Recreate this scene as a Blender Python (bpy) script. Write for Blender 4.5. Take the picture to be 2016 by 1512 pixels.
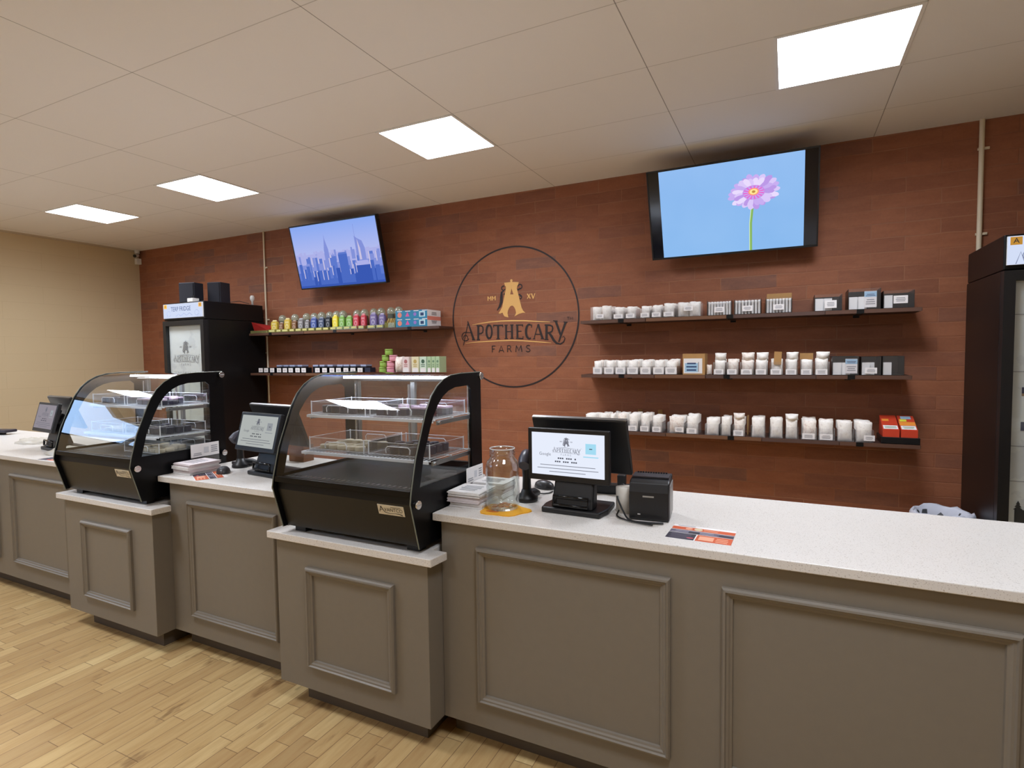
import bpy, bmesh, math, random
from mathutils import Vector, Matrix
random.seed(7)
for o in list(bpy.data.objects): bpy.data.objects.remove(o)
S = bpy.context.scene
COL = S.collection
W = 1.7293          # brick wall plane (y)
H = 3.05            # ceiling height
LX = -8.679         # left wall plane (x)
CT = 0.922          # worktop height
LT_ = 0.777         # low worktop height

# ---------------------------------------------------------------- camera
cam_d = bpy.data.cameras.new('camera'); cam = bpy.data.objects.new('camera', cam_d); COL.objects.link(cam)
cam.matrix_world = Matrix(((0.89714923, -0.01069799, 0.44159803, -0.52948551),
                           (0.44153396, 0.05131531, -0.89577592, -3.0708154),
                           (-0.01307774, 0.9986252, 0.05076102, 1.52953938),
                           (0, 0, 0, 1)))
cam_d.sensor_width = 36.0; cam_d.lens = 36.0 * 1103.283 / 2016.0
cam_d.clip_start = 0.05; cam_d.clip_end = 60
S.camera = cam
# ---------------------------------------------------------------- world, exposure
wd = bpy.data.worlds.new('daylight'); S.world = wd; wd.use_nodes = True
wd.node_tree.nodes['Background'].inputs[0].default_value = (0.42, 0.62, 1.0, 1)
wd.node_tree.nodes['Background'].inputs[1].default_value = 5.0
S.view_settings.view_transform = 'Standard'; S.view_settings.look = 'None'
S.view_settings.gamma = 1.0; S.view_settings.use_curve_mapping = False
S.view_settings.exposure = 0.08
PANEL_POWER = 44.0
PANEL_COLOR = (0.93, 0.985, 1.08)

# ---------------------------------------------------------------- materials
def lin(c):
    r = []
    for x in c:
        x = x / 255.0
        r.append(x / 12.92 if x <= 0.04045 else ((x + 0.055) / 1.055) ** 2.4)
    return (r[0], r[1], r[2], 1.0)
class NT:
    def __init__(s, name):
        s.m = bpy.data.materials.new(name); s.m.use_nodes = True
        s.t = s.m.node_tree; s.b = s.t.nodes['Principled BSDF']; s.out = s.t.nodes['Material Output']
    def n(s, typ, props=None, **inp):
        nd = s.t.nodes.new('ShaderNode' + typ)
        for k, v in (props or {}).items(): setattr(nd, k, v)
        for k, v in inp.items():
            key = int(k[1:]) if k[0] == 'i' and k[1:].isdigit() else k.replace('_', ' ')
            s.set(nd.inputs[key], v)
        return nd
    def set(s, sock, v):
        if isinstance(v, bpy.types.NodeSocket): s.t.links.new(v, sock)
        elif isinstance(v, bpy.types.Node): s.t.links.new(v.outputs[0], sock)
        else: sock.default_value = v
    def math(s, op, a, b=0.0, c=0.0):
        return s.n('Math', {'operation': op}, i0=a, i1=b, i2=c).outputs[0]
    def mix(s, f, a, b, mode='MIX'):
        nd = s.t.nodes.new('ShaderNodeMix'); nd.data_type = 'RGBA'; nd.blend_type = mode
        s.set(nd.inputs[0], f); s.set(nd.inputs[6], a); s.set(nd.inputs[7], b)
        return nd.outputs[2]
    def ramp(s, f, stops):
        nd = s.t.nodes.new('ShaderNodeValToRGB'); s.set(nd.inputs[0], f)
        while len(nd.color_ramp.elements) < len(stops): nd.color_ramp.elements.new(0.5)
        for e, (p, c) in zip(nd.color_ramp.elements, stops): e.position = p; e.color = c
        return nd.outputs[0]
    def xyz(s):
        c = s.n('TexCoord'); sp = s.n('SeparateXYZ', None, i0=c.outputs['Object'])
        return c.outputs['Object'], sp.outputs[0], sp.outputs[1], sp.outputs[2]
    def noise(s, vec, scale, detail=3, rough=0.5):
        return s.n('TexNoise', None, Vector=vec, Scale=scale, Detail=detail, Roughness=rough).outputs[0]
    def bump(s, h, strength=0.3, dist=0.01):
        s.set(s.b.inputs['Normal'], s.n('Bump', None, Height=h, Strength=strength, Distance=dist))
_mc = {}
def M(name, col=(200, 200, 200), rough=0.5, metal=0.0, emit=0.0, spec=None, noise=0.0, coat=0.0):
    if name in _mc: return _mc[name]
    t = NT(name); c = lin(col)
    t.b.inputs['Base Color'].default_value = c
    t.b.inputs['Roughness'].default_value = rough; t.b.inputs['Metallic'].default_value = metal
    if spec is not None: t.b.inputs['Specular IOR Level'].default_value = spec
    if coat: t.b.inputs['Coat Weight'].default_value = coat
    if noise:
        v, x, y, z = t.xyz(); nz = t.noise(v, 40, 4)
        t.set(t.b.inputs['Base Color'], t.mix(nz, tuple(k * (1 - noise) for k in c[:3]) + (1,), c))
    if emit:
        t.b.inputs['Emission Color'].default_value = c; t.b.inputs['Emission Strength'].default_value = emit
        t.b.inputs['Base Color'].default_value = (0.02, 0.02, 0.02, 1)
    _mc[name] = t.m; return t.m
def emis(name, col, k=1.0):
    if name in _mc: return _mc[name]
    t = NT(name); t.t.nodes.remove(t.b)
    e = t.n('Emission', None, Color=lin(col), Strength=k); t.set(t.out.inputs[0], e)
    _mc[name] = t.m; return t.m
def thin_glass(name, tint=(1, 1, 1, 1), refl=1.0, base=0.0, rough=0.0, haze=0.0, hazecol=(1, 1, 1, 1)):
    t = NT(name); t.t.nodes.remove(t.b)
    tr = t.n('BsdfTransparent', None, Color=tint); gl = t.n('BsdfGlossy', None, Color=(1, 1, 1, 1), Roughness=rough)
    ge = t.n('NewGeometry'); dt = t.n('VectorMath', {'operation': 'DOT_PRODUCT'}, i0=ge.outputs['Normal'], i1=ge.outputs['Incoming']).outputs['Value']
    fr = t.math('MULTIPLY_ADD', t.math('POWER', t.math('SUBTRACT', 1.0, t.math('ABSOLUTE', dt)), 5.0), .96, .04)
    f = t.math('MULTIPLY_ADD', fr, refl, base)
    a = t.n('MixShader', None, i0=f, i1=tr.outputs[0], i2=gl.outputs[0])
    if haze:
        df = t.n('BsdfDiffuse', None, Color=hazecol)
        a = t.n('MixShader', None, i0=haze, i1=a.outputs[0], i2=df.outputs[0])
    t.set(t.out.inputs[0], a); _mc[name] = t.m; return t.m

def brick_mat():
    t = NT('brown_brick'); v, x, y, z = t.xyz()
    cv = t.n('CombineXYZ', None, X=x, Y=z, Z=0.0).outputs[0]
    br = t.n('TexBrick', {'offset': 0.5}, Vector=t.n('VectorMath', {'operation': 'MULTIPLY_ADD'}, i0=t.n('TexNoise', None, Vector=cv, Scale=7.0, Detail=2.0).outputs['Color'], i1=(0.012, 0.012, 0.0), i2=cv).outputs[0], Color1=(0.0, 0.0, 0.0, 1), Color2=(1, 1, 1, 1), Mortar=(0.5, 0.5, 0.5, 1),
             Scale=1.0, Mortar_Size=0.0045, Mortar_Smooth=0.5, Bias=0.0, Brick_Width=0.405, Row_Height=0.1016)
    cell = br.outputs['Color']
    rnd = t.ramp(cell, [(0.0, lin((142, 84, 58))), (0.35, lin((156, 94, 63))), (0.7, lin((166, 101, 67))), (0.88, lin((146, 90, 66))), (1.0, lin((124, 88, 76)))])
    n1 = t.noise(v, 3.0, 4); n2 = t.noise(v, 55, 5, 0.65)
    c = t.mix(t.math('MULTIPLY', n1, 0.5), rnd, lin((150, 92, 62)))
    n3 = t.noise(t.n('Mapping', None, Vector=v, Scale=(6.0, 1.0, 22.0)).outputs[0], 1.0, 5, 0.6)
    c = t.mix(t.math('MULTIPLY', n2, 0.42), c, lin((88, 56, 42)))
    c = t.mix(t.math('MULTIPLY', t.math('SUBTRACT', n3, 0.42), 0.7), c, lin((190, 124, 88)))
    mort = t.mix(t.noise(v, 2.0, 2), lin((112, 72, 54)), lin((188, 132, 98)))
    c = t.mix(t.math('MULTIPLY', br.outputs['Fac'], t.ramp(t.noise(v, 1.7, 3), [(0.42, (.12, .12, .12, 1)), (0.6, (.85, .85, .85, 1))])), c, mort)
    t.set(t.b.inputs['Base Color'], c); t.b.inputs['Roughness'].default_value = 0.72
    h = t.math('SUBTRACT', t.math('MULTIPLY', n2, 0.35), br.outputs['Fac'])
    t.bump(h, 0.4, 0.006); return t.m
def block_mat():
    t = NT('beige_block'); v, x, y, z = t.xyz()
    cv = t.n('CombineXYZ', None, X=t.math('ADD', y, x), Y=z, Z=0.0).outputs[0]
    br = t.n('TexBrick', {'offset': 0.5}, Vector=cv, Color1=lin((208, 188, 152)), Color2=lin((206, 186, 150)), Mortar=lin((198, 177, 141)),
             Scale=1.0, Mortar_Size=0.003, Mortar_Smooth=0.8, Brick_Width=0.81, Row_Height=0.203)
    t.set(t.b.inputs['Base Color'], br.outputs['Color']); t.b.inputs['Roughness'].default_value = 0.6
    t.bump(t.math('SUBTRACT', t.math('MULTIPLY', t.noise(v, 60, 4), 0.2), br.outputs['Fac']), 0.15, 0.002); return t.m
def floor_mat():
    t = NT('wood_look_plank'); v, x, y, z = t.xyz()
    cv = t.n('CombineXYZ', None, X=y, Y=x, Z=0.0).outputs[0]
    def bt(w, hh, off, sq):
        return t.n('TexBrick', {'offset': off, 'offset_frequency': 3, 'squash': sq, 'squash_frequency': 2}, Vector=cv, Color1=(0, 0, 0, 1), Color2=(1, 1, 1, 1),
                   Mortar=(0.3, 0.3, 0.3, 1), Scale=1.0, Mortar_Size=0.0016, Mortar_Smooth=0.3, Brick_Width=w, Row_Height=hh)
    br = bt(0.31, 0.076, 0.37, 0.75)
    base = t.ramp(br.outputs['Color'], [(0.0, lin((188, 156, 108))), (0.35, lin((200, 168, 117))), (0.75, lin((208, 177, 124))), (1.0, lin((226, 199, 144)))])
    gv = t.n('Mapping', None, Vector=v, Scale=(26.0, 2.6, 1.0)).outputs[0]
    grain = t.noise(gv, 1.6, 6, 0.6)
    c = t.mix(t.math('MULTIPLY', t.math('SUBTRACT', grain, 0.40), 1.3), base, lin((164, 118, 66)))
    kv = t.n('Mapping', None, Vector=v, Scale=(9.0, 2.2, 1.0)).outputs[0]
    kn = t.noise(kv, 1.3, 5, 0.62)
    k = t.math('MULTIPLY', t.math('GREATER_THAN', kn, 0.60), t.math('MULTIPLY', t.math('SUBTRACT', kn, 0.60), 6.0))
    c = t.mix(k, c, lin((105, 66, 34)))
    c = t.mix(t.math('MULTIPLY', br.outputs['Fac'], 0.75), c, lin((112, 84, 56)))
    t.set(t.b.inputs['Base Color'], c); t.b.inputs['Roughness'].default_value = 0.42
    t.b.inputs['Specular IOR Level'].default_value = 0.35
    t.bump(t.math('SUBTRACT', t.math('MULTIPLY', grain, 0.3), br.outputs['Fac']), 0.25, 0.003); return t.m
def ceiling_mat():
    t = NT('ceiling_tile'); v, x, y, z = t.xyz()
    def seam(c, per, w):
        f = t.math('FRACT', t.math('ADD', t.math('DIVIDE', c, per), 40.0))
        d = t.math('SUBTRACT', 0.5, t.math('ABSOLUTE', t.math('SUBTRACT', f, 0.5)))
        return t.math('SUBTRACT', 1.0, t.math('SMOOTH_MIN', 1.0, t.math('DIVIDE', d, w / per), 0.2))
    a = seam(x, 1.2192, 0.0036); b = seam(y, 0.6096, 0.0036)
    n = t.noise(v, 260, 2, 0.6); n2 = t.noise(v, 1.1, 2)
    c = t.mix(t.math('MULTIPLY', n2, 0.25), lin((236, 233, 230)), lin((229, 225, 221)))
    c = t.mix(t.math('MULTIPLY', n, 0.08), c, lin((170, 160, 150)))
    c = t.mix(t.math('MULTIPLY', b, 0.6), c, lin((130, 118, 106)))
    c = t.mix(t.math('MULTIPLY', a, 0.85), c, lin((92, 80, 70)))
    t.set(t.b.inputs['Base Color'], c); t.b.inputs['Roughness'].default_value = 0.85
    t.bump(t.math('MULTIPLY', t.math('ADD', a, t.math('MULTIPLY', b, 0.5)), -1.0), 0.4, 0.004); return t.m
def quartz_mat():
    t = NT('white_quartz'); v, x, y, z = t.xyz()
    n = t.noise(v, 260, 2, 0.5); n2 = t.noise(v, 90, 3, 0.6); n3 = t.noise(v, 6, 3)
    c = t.mix(t.math('MULTIPLY', n3, 0.35), lin((228, 224, 219)), lin((214, 208, 201)))
    c = t.mix(t.math('MULTIPLY', t.math('GREATER_THAN', n, 0.635), 0.55), c, lin((150, 138, 126)))
    c = t.mix(t.math('MULTIPLY', t.math('GREATER_THAN', n2, 0.70), 0.6), c, lin((170, 148, 120)))
    t.set(t.b.inputs['Base Color'], c); t.b.inputs['Roughness'].default_value = 0.3; return t.m
def paint_mat():
    t = NT('taupe_paint'); v, x, y, z = t.xyz()
    t.set(t.b.inputs['Base Color'], t.mix(t.noise(v, 30, 3), lin((122, 114, 103)), lin((127, 119, 107))))
    t.b.inputs['Roughness'].default_value = 0.42; t.b.inputs['Specular IOR Level'].default_value = 0.5; return t.m
def pouch_mat(name, base, printc, amt=0.35):
    if name in _mc: return _mc[name]
    t = NT(name); v, x, y, z = t.xyz()
    n = t.noise(v, 5.0, 5, 0.65); n2 = t.noise(v, 9, 3)
    c = t.mix(t.math('MULTIPLY', t.math('GREATER_THAN', n, 0.56), amt), lin(base), lin(printc))
    t.set(t.b.inputs['Base Color'], c); t.b.inputs['Roughness'].default_value = 0.45
    t.bump(n2, 0.10, 0.05); _mc[name] = t.m; return t.m

M_BRICK = brick_mat(); M_BLOCK = block_mat(); M_FLOOR = floor_mat(); M_CEIL = ceiling_mat()
M_QUARTZ = quartz_mat(); M_PAINT = paint_mat()
BLACK = M('black_plastic', (22, 22, 24), 0.42)
BLKM = M('black_metal', (15, 15, 16), 0.38, 0.0, spec=0.35)
GLOSSBLK = M('gloss_black', (10, 10, 12), 0.12)
CHROME = M('chrome', (215, 215, 215), 0.2, 1.0)
WHITE = M('white_plastic', (232, 230, 226), 0.4)
PAPER = M('paper', (236, 233, 232), 0.8)
CARD = M('kraft_card', (186, 142, 88), 0.8, noise=0.15)
SHELFW = M('dark_walnut', (74, 48, 38), 0.5, noise=0.35)
INK = M('dark_ink', (52, 50, 52), 0.7)
GREYINK = M('grey_ink', (150, 150, 156), 0.8)
GLASS = thin_glass('clear_glass', (0.96, 0.98, 0.97, 1))
GLASSF = thin_glass('curved_glass', (0.88, 0.90, 0.90, 1), 1.5, 0.05)
ACRYL = thin_glass('clear_acrylic', (0.985, 0.985, 0.99, 1), 1.0, 0.005, 0.02, 0.02, (0.9, 0.92, 0.95, 1))
JARG = thin_glass('jar_glass', (0.93, 0.95, 0.94, 1), 1.3, 0.03)

# ---------------------------------------------------------------- mesh builder
class MB:
    def __init__(s): s.v = []; s.f = []; s.mi = []; s.ms = []; s.sm = []
    def poly(s, vs, fs, m, smooth=False):
        if m not in s.ms: s.ms.append(m)
        k = s.ms.index(m); b = len(s.v); s.v += [tuple(p) for p in vs]
        for f in fs: s.f.append([b + i for i in f]); s.mi.append(k); s.sm.append(smooth)
        return s
    def box(s, x0, x1, y0, y1, z0, z1, m):
        return s.poly([(x0, y0, z0), (x1, y0, z0), (x1, y1, z0), (x0, y1, z0), (x0, y0, z1), (x1, y0, z1), (x1, y1, z1), (x0, y1, z1)],
                      [(0, 3, 2, 1), (4, 5, 6, 7), (0, 1, 5, 4), (1, 2, 6, 5), (2, 3, 7, 6), (3, 0, 4, 7)], m)
    def obox(s, c, size, rot, m):
        R = rot if isinstance(rot, Matrix) else Matrix.Rotation(rot, 3, 'Z')
        vs = []
        for sz in (-.5, .5):
            for sx, sy in ((-.5, -.5), (.5, -.5), (.5, .5), (-.5, .5)):
                vs.append(Vector(c) + R @ Vector((sx * size[0], sy * size[1], sz * size[2])))
        return s.poly(vs, [(0, 3, 2, 1), (4, 5, 6, 7), (0, 1, 5, 4), (1, 2, 6, 5), (2, 3, 7, 6), (3, 0, 4, 7)], m)
    def prism(s, pts, fn, a, b, m, smooth=False):       # fn(u, v, d) -> xyz
        n = len(pts)
        vs = [fn(u, v, a) for u, v in pts] + [fn(u, v, b) for u, v in pts]
        fs = [tuple(range(n))[::-1], tuple(range(n, 2 * n))]
        s.poly(vs, fs, m)
        return s.poly(vs, [(i, (i + 1) % n, n + (i + 1) % n, n + i) for i in range(n)], m, smooth)
    def tube(s, path, r, m, n=8, cap=True):
        P = [Vector(p) for p in path]; rings = []; k = len(P)
        rr = r if isinstance(r, (list, tuple)) else [r] * k
        prev = None
        for i, p in enumerate(P):
            t = (P[min(i + 1, k - 1)] - P[max(i - 1, 0)]).normalized()
            if prev is None:
                a = Vector((0, 0, 1)) if abs(t.z) < 0.9 else Vector((1, 0, 0)); u = t.cross(a).normalized()
            else: u = (prev - t * prev.dot(t)).normalized()
            prev = u; w = t.cross(u)
            rings.append([p + (u * math.cos(2 * math.pi * j / n) + w * math.sin(2 * math.pi * j / n)) * rr[i] for j in range(n)])
        vs = [q for ring in rings for q in ring]
        fs = [(i * n + j, i * n + (j + 1) % n, (i + 1) * n + (j + 1) % n, (i + 1) * n + j) for i in range(k - 1) for j in range(n)]
        s.poly(vs, fs, m, True)
        if cap: s.poly(vs, [tuple(range(n))[::-1], tuple(range((k - 1) * n, k * n))], m)
        return s
    def cyl(s, p0, p1, r, m, n=20): return s.tube([p0, p1], r, m, n)
    def lathe(s, prof, c, m, n=28, smooth=True, close=False):
        vs = []
        for r, z in prof:
            for j in range(n):
                a = 2 * math.pi * j / n; vs.append((c[0] + r * math.cos(a), c[1] + r * math.sin(a), c[2] + z))
        k = len(prof)
        s.poly(vs, [(i * n + j, i * n + (j + 1) % n, (i + 1) * n + (j + 1) % n, (i + 1) * n + j) for i in range(k - 1) for j in range(n)], m, smooth)
        if close: s.poly(vs, [tuple(range(n))[::-1], tuple(range((k - 1) * n, k * n))], m)
        return s
    def build(s, name, parent=None, bevel=0.0, seg=2, recalc=True):
        me = bpy.data.meshes.new(name); me.from_pydata(s.v, [], s.f)
        for m in s.ms: me.materials.append(m)
        me.polygons.foreach_set('material_index', s.mi); me.polygons.foreach_set('use_smooth', s.sm)
        if recalc or bevel:
            b = bmesh.new(); b.from_mesh(me)
            if bevel: bmesh.ops.remove_doubles(b, verts=b.verts, dist=1e-6)
            bmesh.ops.recalc_face_normals(b, faces=b.faces); b.to_mesh(me); b.free()
        me.update()
        o = bpy.data.objects.new(name, me); COL.objects.link(o)
        if parent: o.parent = parent
        if bevel:
            md = o.modifiers.new('bevel', 'BEVEL'); md.width = bevel; md.segments = seg; md.limit_method = 'ANGLE'; md.angle_limit = 0.7
        return o
def tag(o, label, cat, group=None, kind=None):
    o['label'] = label; o['category'] = cat
    if group: o['group'] = group
    if kind: o['kind'] = kind
    return o
def empty(name, loc, label, cat, group=None, rz=0.0):
    o = bpy.data.objects.new(name, None); COL.objects.link(o); o.location = loc; o.rotation_euler = (0, 0, rz)
    o.empty_display_size = 0.05
    return tag(o, label, cat, group)
def struct(o): o['kind'] = 'structure'; return o
def dup(src, loc=None, rz=None, label=None, group=None, scale=None, rot=None, cat=None):
    c = src.copy(); COL.objects.link(c)
    if loc is not None: c.location = loc
    if rz is not None: c.rotation_euler = (0, 0, rz)
    if rot is not None: c.rotation_euler = rot
    if scale is not None: c.scale = scale
    if label: c['label'] = label
    if group: c['group'] = group
    for ch in list(src.children):
        d = ch.copy(); COL.objects.link(d); d.parent = c
        for g in list(ch.children):
            e = g.copy(); COL.objects.link(e); e.parent = d
    return c
_txt = {}
def textmesh(st):
    if st in _txt: return _txt[st]
    cu = bpy.data.curves.new('t', 'FONT'); cu.body = st; cu.align_x = 'CENTER'; cu.align_y = 'CENTER'; cu.size = 1.0; cu.resolution_u = 3
    ob = bpy.data.objects.new('t', cu); COL.objects.link(ob)
    dg = bpy.context.evaluated_depsgraph_get(); me = ob.evaluated_get(dg).to_mesh()
    r = ([tuple(v.co) for v in me.vertices], [tuple(p.vertices) for p in me.polygons])
    ob.evaluated_get(dg).to_mesh_clear(); bpy.data.objects.remove(ob); bpy.data.curves.remove(cu)
    _txt[st] = r; return r
class Art:      # flat drawing on a surface: origin, right axis, up axis, outward normal
    def __init__(s, mb, o, ux, uz, nrm, k=1.0):
        s.mb = mb; s.o = Vector(o); s.ux = Vector(ux); s.uz = Vector(uz); s.n = Vector(nrm); s.k = k; s.c = 0
    def p(s, a, b, d=0.0): return s.o + s.ux * a * s.k + s.uz * b * s.k + s.n * d
    def poly(s, pts, m, d=0.0005):
        s.c += 1; d += s.c * 1e-5
        s.mb.poly([s.p(a, b, d) for a, b in pts], [tuple(range(len(pts)))], m)
    def rect(s, a0, a1, b0, b1, m, d=0.0005): s.poly([(a0, b0), (a1, b0), (a1, b1), (a0, b1)], m, d)
    def disc(s, a, b, r, m, d=0.0005, n=24, ry=None):
        ry = ry or r; s.poly([(a + r * math.cos(2 * math.pi * i / n), b + ry * math.sin(2 * math.pi * i / n)) for i in range(n)], m, d)
    def stroke(s, pts, w, m, d=0.0005):
        s.c += 1; d += s.c * 1e-5
        k = len(pts); P = [Vector(p) for p in pts]; ws = w if isinstance(w, (list, tuple)) else [w] * k
        Lf = []; Rt = []
        for i in range(k):
            t = (P[min(i + 1, k - 1)] - P[max(i - 1, 0)]); t = t.normalized() if t.length else Vector((1, 0)); nn = Vector((-t.y, t.x)) * ws[i] / 2
            Lf.append(P[i] + nn); Rt.append(P[i] - nn)
        vs = [s.p(q.x, q.y, d) for q in Lf] + [s.p(q.x, q.y, d) for q in Rt]
        s.mb.poly(vs, [(i, i + 1, k + i + 1, k + i) for i in range(k - 1)], m)
    def arc(s, a, b, r, t0, t1, w, m, d=0.0005, n=20, ry=None):
        ry = ry or r
        s.stroke([(a + r * math.cos(math.radians(t0 + (t1 - t0) * i / n)), b + ry * math.sin(math.radians(t0 + (t1 - t0) * i / n))) for i in range(n + 1)], w, m, d)
    def text(s, st, a, b, size, m, d=0.0006, sx=1.0):
        vs, fs = textmesh(st); s.c += 1; d += s.c * 1e-5
        s.mb.poly([s.p(a + v[0] * size * sx, b + v[1] * size, d) for v in vs], fs, m)
    def lines(s, a0, a1, b0, b1, n, m, d=0.0006):
        for i in range(n):
            z = b1 - (b1 - b0) * (i + .5) / n; e = random.uniform(0, .25) * (a1 - a0)
            s.rect(a0 + e / 2, a1 - e / 2, z - (b1 - b0) / n * .22, z + (b1 - b0) / n * .22, m, d)

def logo(A, dark, gold, ring=True, d=0.0008, full=True):
    st = lambda p, w, m=dark, dd=d: A.stroke(p, w, m, dd)
    if ring:
        n = 96; r = .662
        for i in range(n):
            a0 = 2 * math.pi * i / n; a1 = 2 * math.pi * (i + 1) / n; w = .0075
            A.poly([(-.02 + (r - w) * math.cos(a0), -.008 + (r - w) * math.sin(a0)), (-.02 + (r + w) * math.cos(a0), -.008 + (r + w) * math.sin(a0)),
                    (-.02 + (r + w) * math.cos(a1), -.008 + (r + w) * math.sin(a1)), (-.02 + (r - w) * math.cos(a1), -.008 + (r - w) * math.sin(a1))], dark, d)
    # emblem letter
    out = [(-.027, .340), (-.008, .313), (.044, .308), (.034, .28), (.029, .262), (.077, .077), (.092, .05), (.115, .027), (.09, .03), (.053, .022), (.03, .012), (-.001, -.001),
           (.012, .018), (.018, .034), (.012, .06), (.003, .080), (-.012, .098), (-.024, .102), (-.04, .097), (-.053, .083), (-.068, .054), (-.072, .03), (-.063, -.008), (-.085, -.003), (-.106, .004),
           (-.118, .022), (-.126, .041), (-.148, .032), (-.169, .035), (-.15, .06), (-.128, .097), (-.085, .268), (-.088, .29), (-.094, .314), (-.05, .312)]
    hole = [(-.028, .262), (-.041, .209), (-.007, .207)]
    A.poly([(-.027, .340)] + [(-.027, .263), hole[1], hole[2], (-.0265, .263)] + [(-.0265, .3399)] + out[1:], gold, d + .0006)
    A.disc(-.027, .338, .013, gold, d + .0006, 14)
    A.poly([(-.027, .325), (.050, .318), (.040, .288), (-.027, .296)], gold, d + .0006); A.poly([(-.027, .325), (-.104, .322), (-.094, .290), (-.027, .296)], gold, d + .0006)
    st([(-.110, .245), (-.132, .235), (-.136, .18), (-.138, .14), (-.155, .10), (-.184, .064)], [.012, .02, .03, .03, .024, .008])
    A.arc(-.112, .272, .02, 60, 330, .011, dark, d); A.arc(.062, .275, .021, -120, 170, .011, dark, d)
    st([(.02, .245), (.05, .25), (.07, .26)], .014); st([(.03, .20), (.06, .20), (.072, .18)], .014); A.arc(.062, .178, .017, -150, 100, .010, dark, d)
    st([(-.07, .198), (.03, .198)], .014, dark, d + .0002); st([(-.11, .215), (-.04, .215)], .016, dark, d)
    # MM XV
    for x0 in (-.286, -.238):
        st([(x0 + .004, .162), (x0 + .004, .203)], .010, gold); st([(x0 + .036, .162), (x0 + .036, .203)], .010, gold)
        st([(x0 + .004, .203), (x0 + .020, .178), (x0 + .036, .203)], .008, gold)
    st([(.136, .204), (.168, .158)], .011, gold); st([(.168, .204), (.136, .158)], .008, gold)
    st([(.180, .204), (.197, .156)], .011, gold); st([(.214, .204), (.197, .156)], .008, gold)
    # gold swashes
    st([(-.463, -.065), (-.36, -.052), (-.259, -.043), (-.14, -.039), (-.027, -.040), (.10, -.045), (.197, -.054), (.29, -.062), (.364, -.067)], [.003, .008, .010, .012, .014, .012, .010, .008, .004], gold)
    st([(-.541, -.243), (-.40, -.234), (-.286, -.230), (-.16, -.227), (-.041, -.226), (.08, -.232), (.194, -.242), (.30, -.252), (.373, -.259)], [.003, .008, .010, .010, .012, .010, .010, .008, .003], gold)
    # APOTHECARY
    st([(-.514, -.028), (-.448, -.211)], [.012, .026]); st([(-.512, -.05), (-.566, -.262)], [.01, .008]); st([(-.545, -.135), (-.475, -.142)], .008)
    A.arc(-.541, -.177, .042, 70, 330, .009, dark, d); A.arc(-.541, -.189, .024, 330, 560, .008, dark, d)
    st([(-.468, -.211), (-.428, -.213)], .009)
    st([(-.395, -.074), (-.397, -.212)], .022); st([(-.412, -.074), (-.362, -.076), (-.344, -.09), (-.341, -.115), (-.346, -.14), (-.365, -.152), (-.392, -.152)], .013); st([(-.417, -.212), (-.377, -.212)], .009)
    A.arc(-.275, -.137, .030, 90, 270, .021, dark, d, ry=.064); A.arc(-.275, -.137, .030, -90, 90, .017, dark, d, ry=.064)
    st([(-.226, -.078), (-.125, -.081)], .013); st([(-.176, -.08), (-.177, -.208)], .022); st([(-.226, -.071), (-.224, -.098)], .008); st([(-.126, -.073), (-.125, -.10)], .008); st([(-.197, -.208), (-.157, -.208)], .009)
    for x in (-.090, -.028): st([(x, -.080), (x, -.208)], .020); st([(x - .018, -.080), (x + .018, -.080)], .008); st([(x - .018, -.208), (x + .018, -.208)], .008)
    st([(-.09, -.142), (-.028, -.142)], .009)
    st([(.029, -.080), (.029, -.210)], .020); st([(.014, -.082), (.086, -.084)], .010); st([(.029, -.143), (.072, -.143)], .009); st([(.014, -.209), (.088, -.212)], .011); st([(.086, -.078), (.085, -.102)], .007); st([(.088, -.19), (.088, -.216)], .007)
    A.arc(.153, -.149, .034, 60, 300, [.007] + [.012 + .012 * math.sin(math.pi * i / 20) for i in range(1, 20)] + [.007], dark, d, ry=.066); st([(.178, -.082), (.176, -.112)], .008)
    st([(.243, -.083), (.287, -.218)], .022); st([(.243, -.085), (.200, -.217)], .009); st([(.218, -.175), (.268, -.177)], .009); st([(.268, -.219), (.303, -.221)], .008); st([(.188, -.217), (.212, -.217)], .008)
    st([(.328, -.091), (.326, -.225)], .024); st([(.310, -.093), (.362, -.096), (.386, -.108), (.390, -.13), (.380, -.155), (.355, -.165), (.33, -.166)], .014); st([(.306, -.226), (.346, -.228)], .009)
    st([(.352, -.166), (.375, -.195), (.398, -.235), (.425, -.262), (.462, -.272), (.496, -.252), (.508, -.222), (.496, -.200), (.482, -.212)], [.02, .024, .024, .02, .014, .011, .009, .008, .006])
    st([(.418, -.058), (.466, -.188)], [.022, .020]); st([(.516, -.074), (.480, -.165), (.447, -.252)], [.022, .018, .014]); st([(.395, -.057), (.438, -.062)], .009); st([(.496, -.072), (.534, -.076)], .009)
    # FARMS
    z0, z1, w = -.338, -.276, .008
    st([(-.243, z0), (-.243, z1)], w); st([(-.247, z1), (-.208, z1)], w); st([(-.243, -.305), (-.215, -.305)], w)
    st([(-.170, z0), (-.146, z1), (-.118, z0)], w); st([(-.160, -.320), (-.128, -.320)], w)
    st([(-.078, z0), (-.078, z1)], w); st([(-.078, z1), (-.052, z1), (-.042, -.290), (-.052, -.306), (-.078, -.306)], w); st([(-.056, -.306), (-.036, z0)], w)
    st([(.010, z0), (.016, z1)], w); st([(.016, z1), (.042, -.325), (.066, z1)], w); st([(.066, z1), (.074, z0)], w)
    st([(.158, -.284), (.146, -.276), (.126, -.280), (.120, -.292), (.134, -.305), (.152, -.312), (.160, -.324), (.150, -.336), (.130, -.338), (.116, -.328)], w)
    st([(.53, -.03), (.553, -.03)], .004); st([(.5415, -.03), (.5415, -.054)], .004); st([(.560, -.054), (.562, -.03), (.573, -.048), (.584, -.03), (.586, -.054)], .004)

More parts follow.
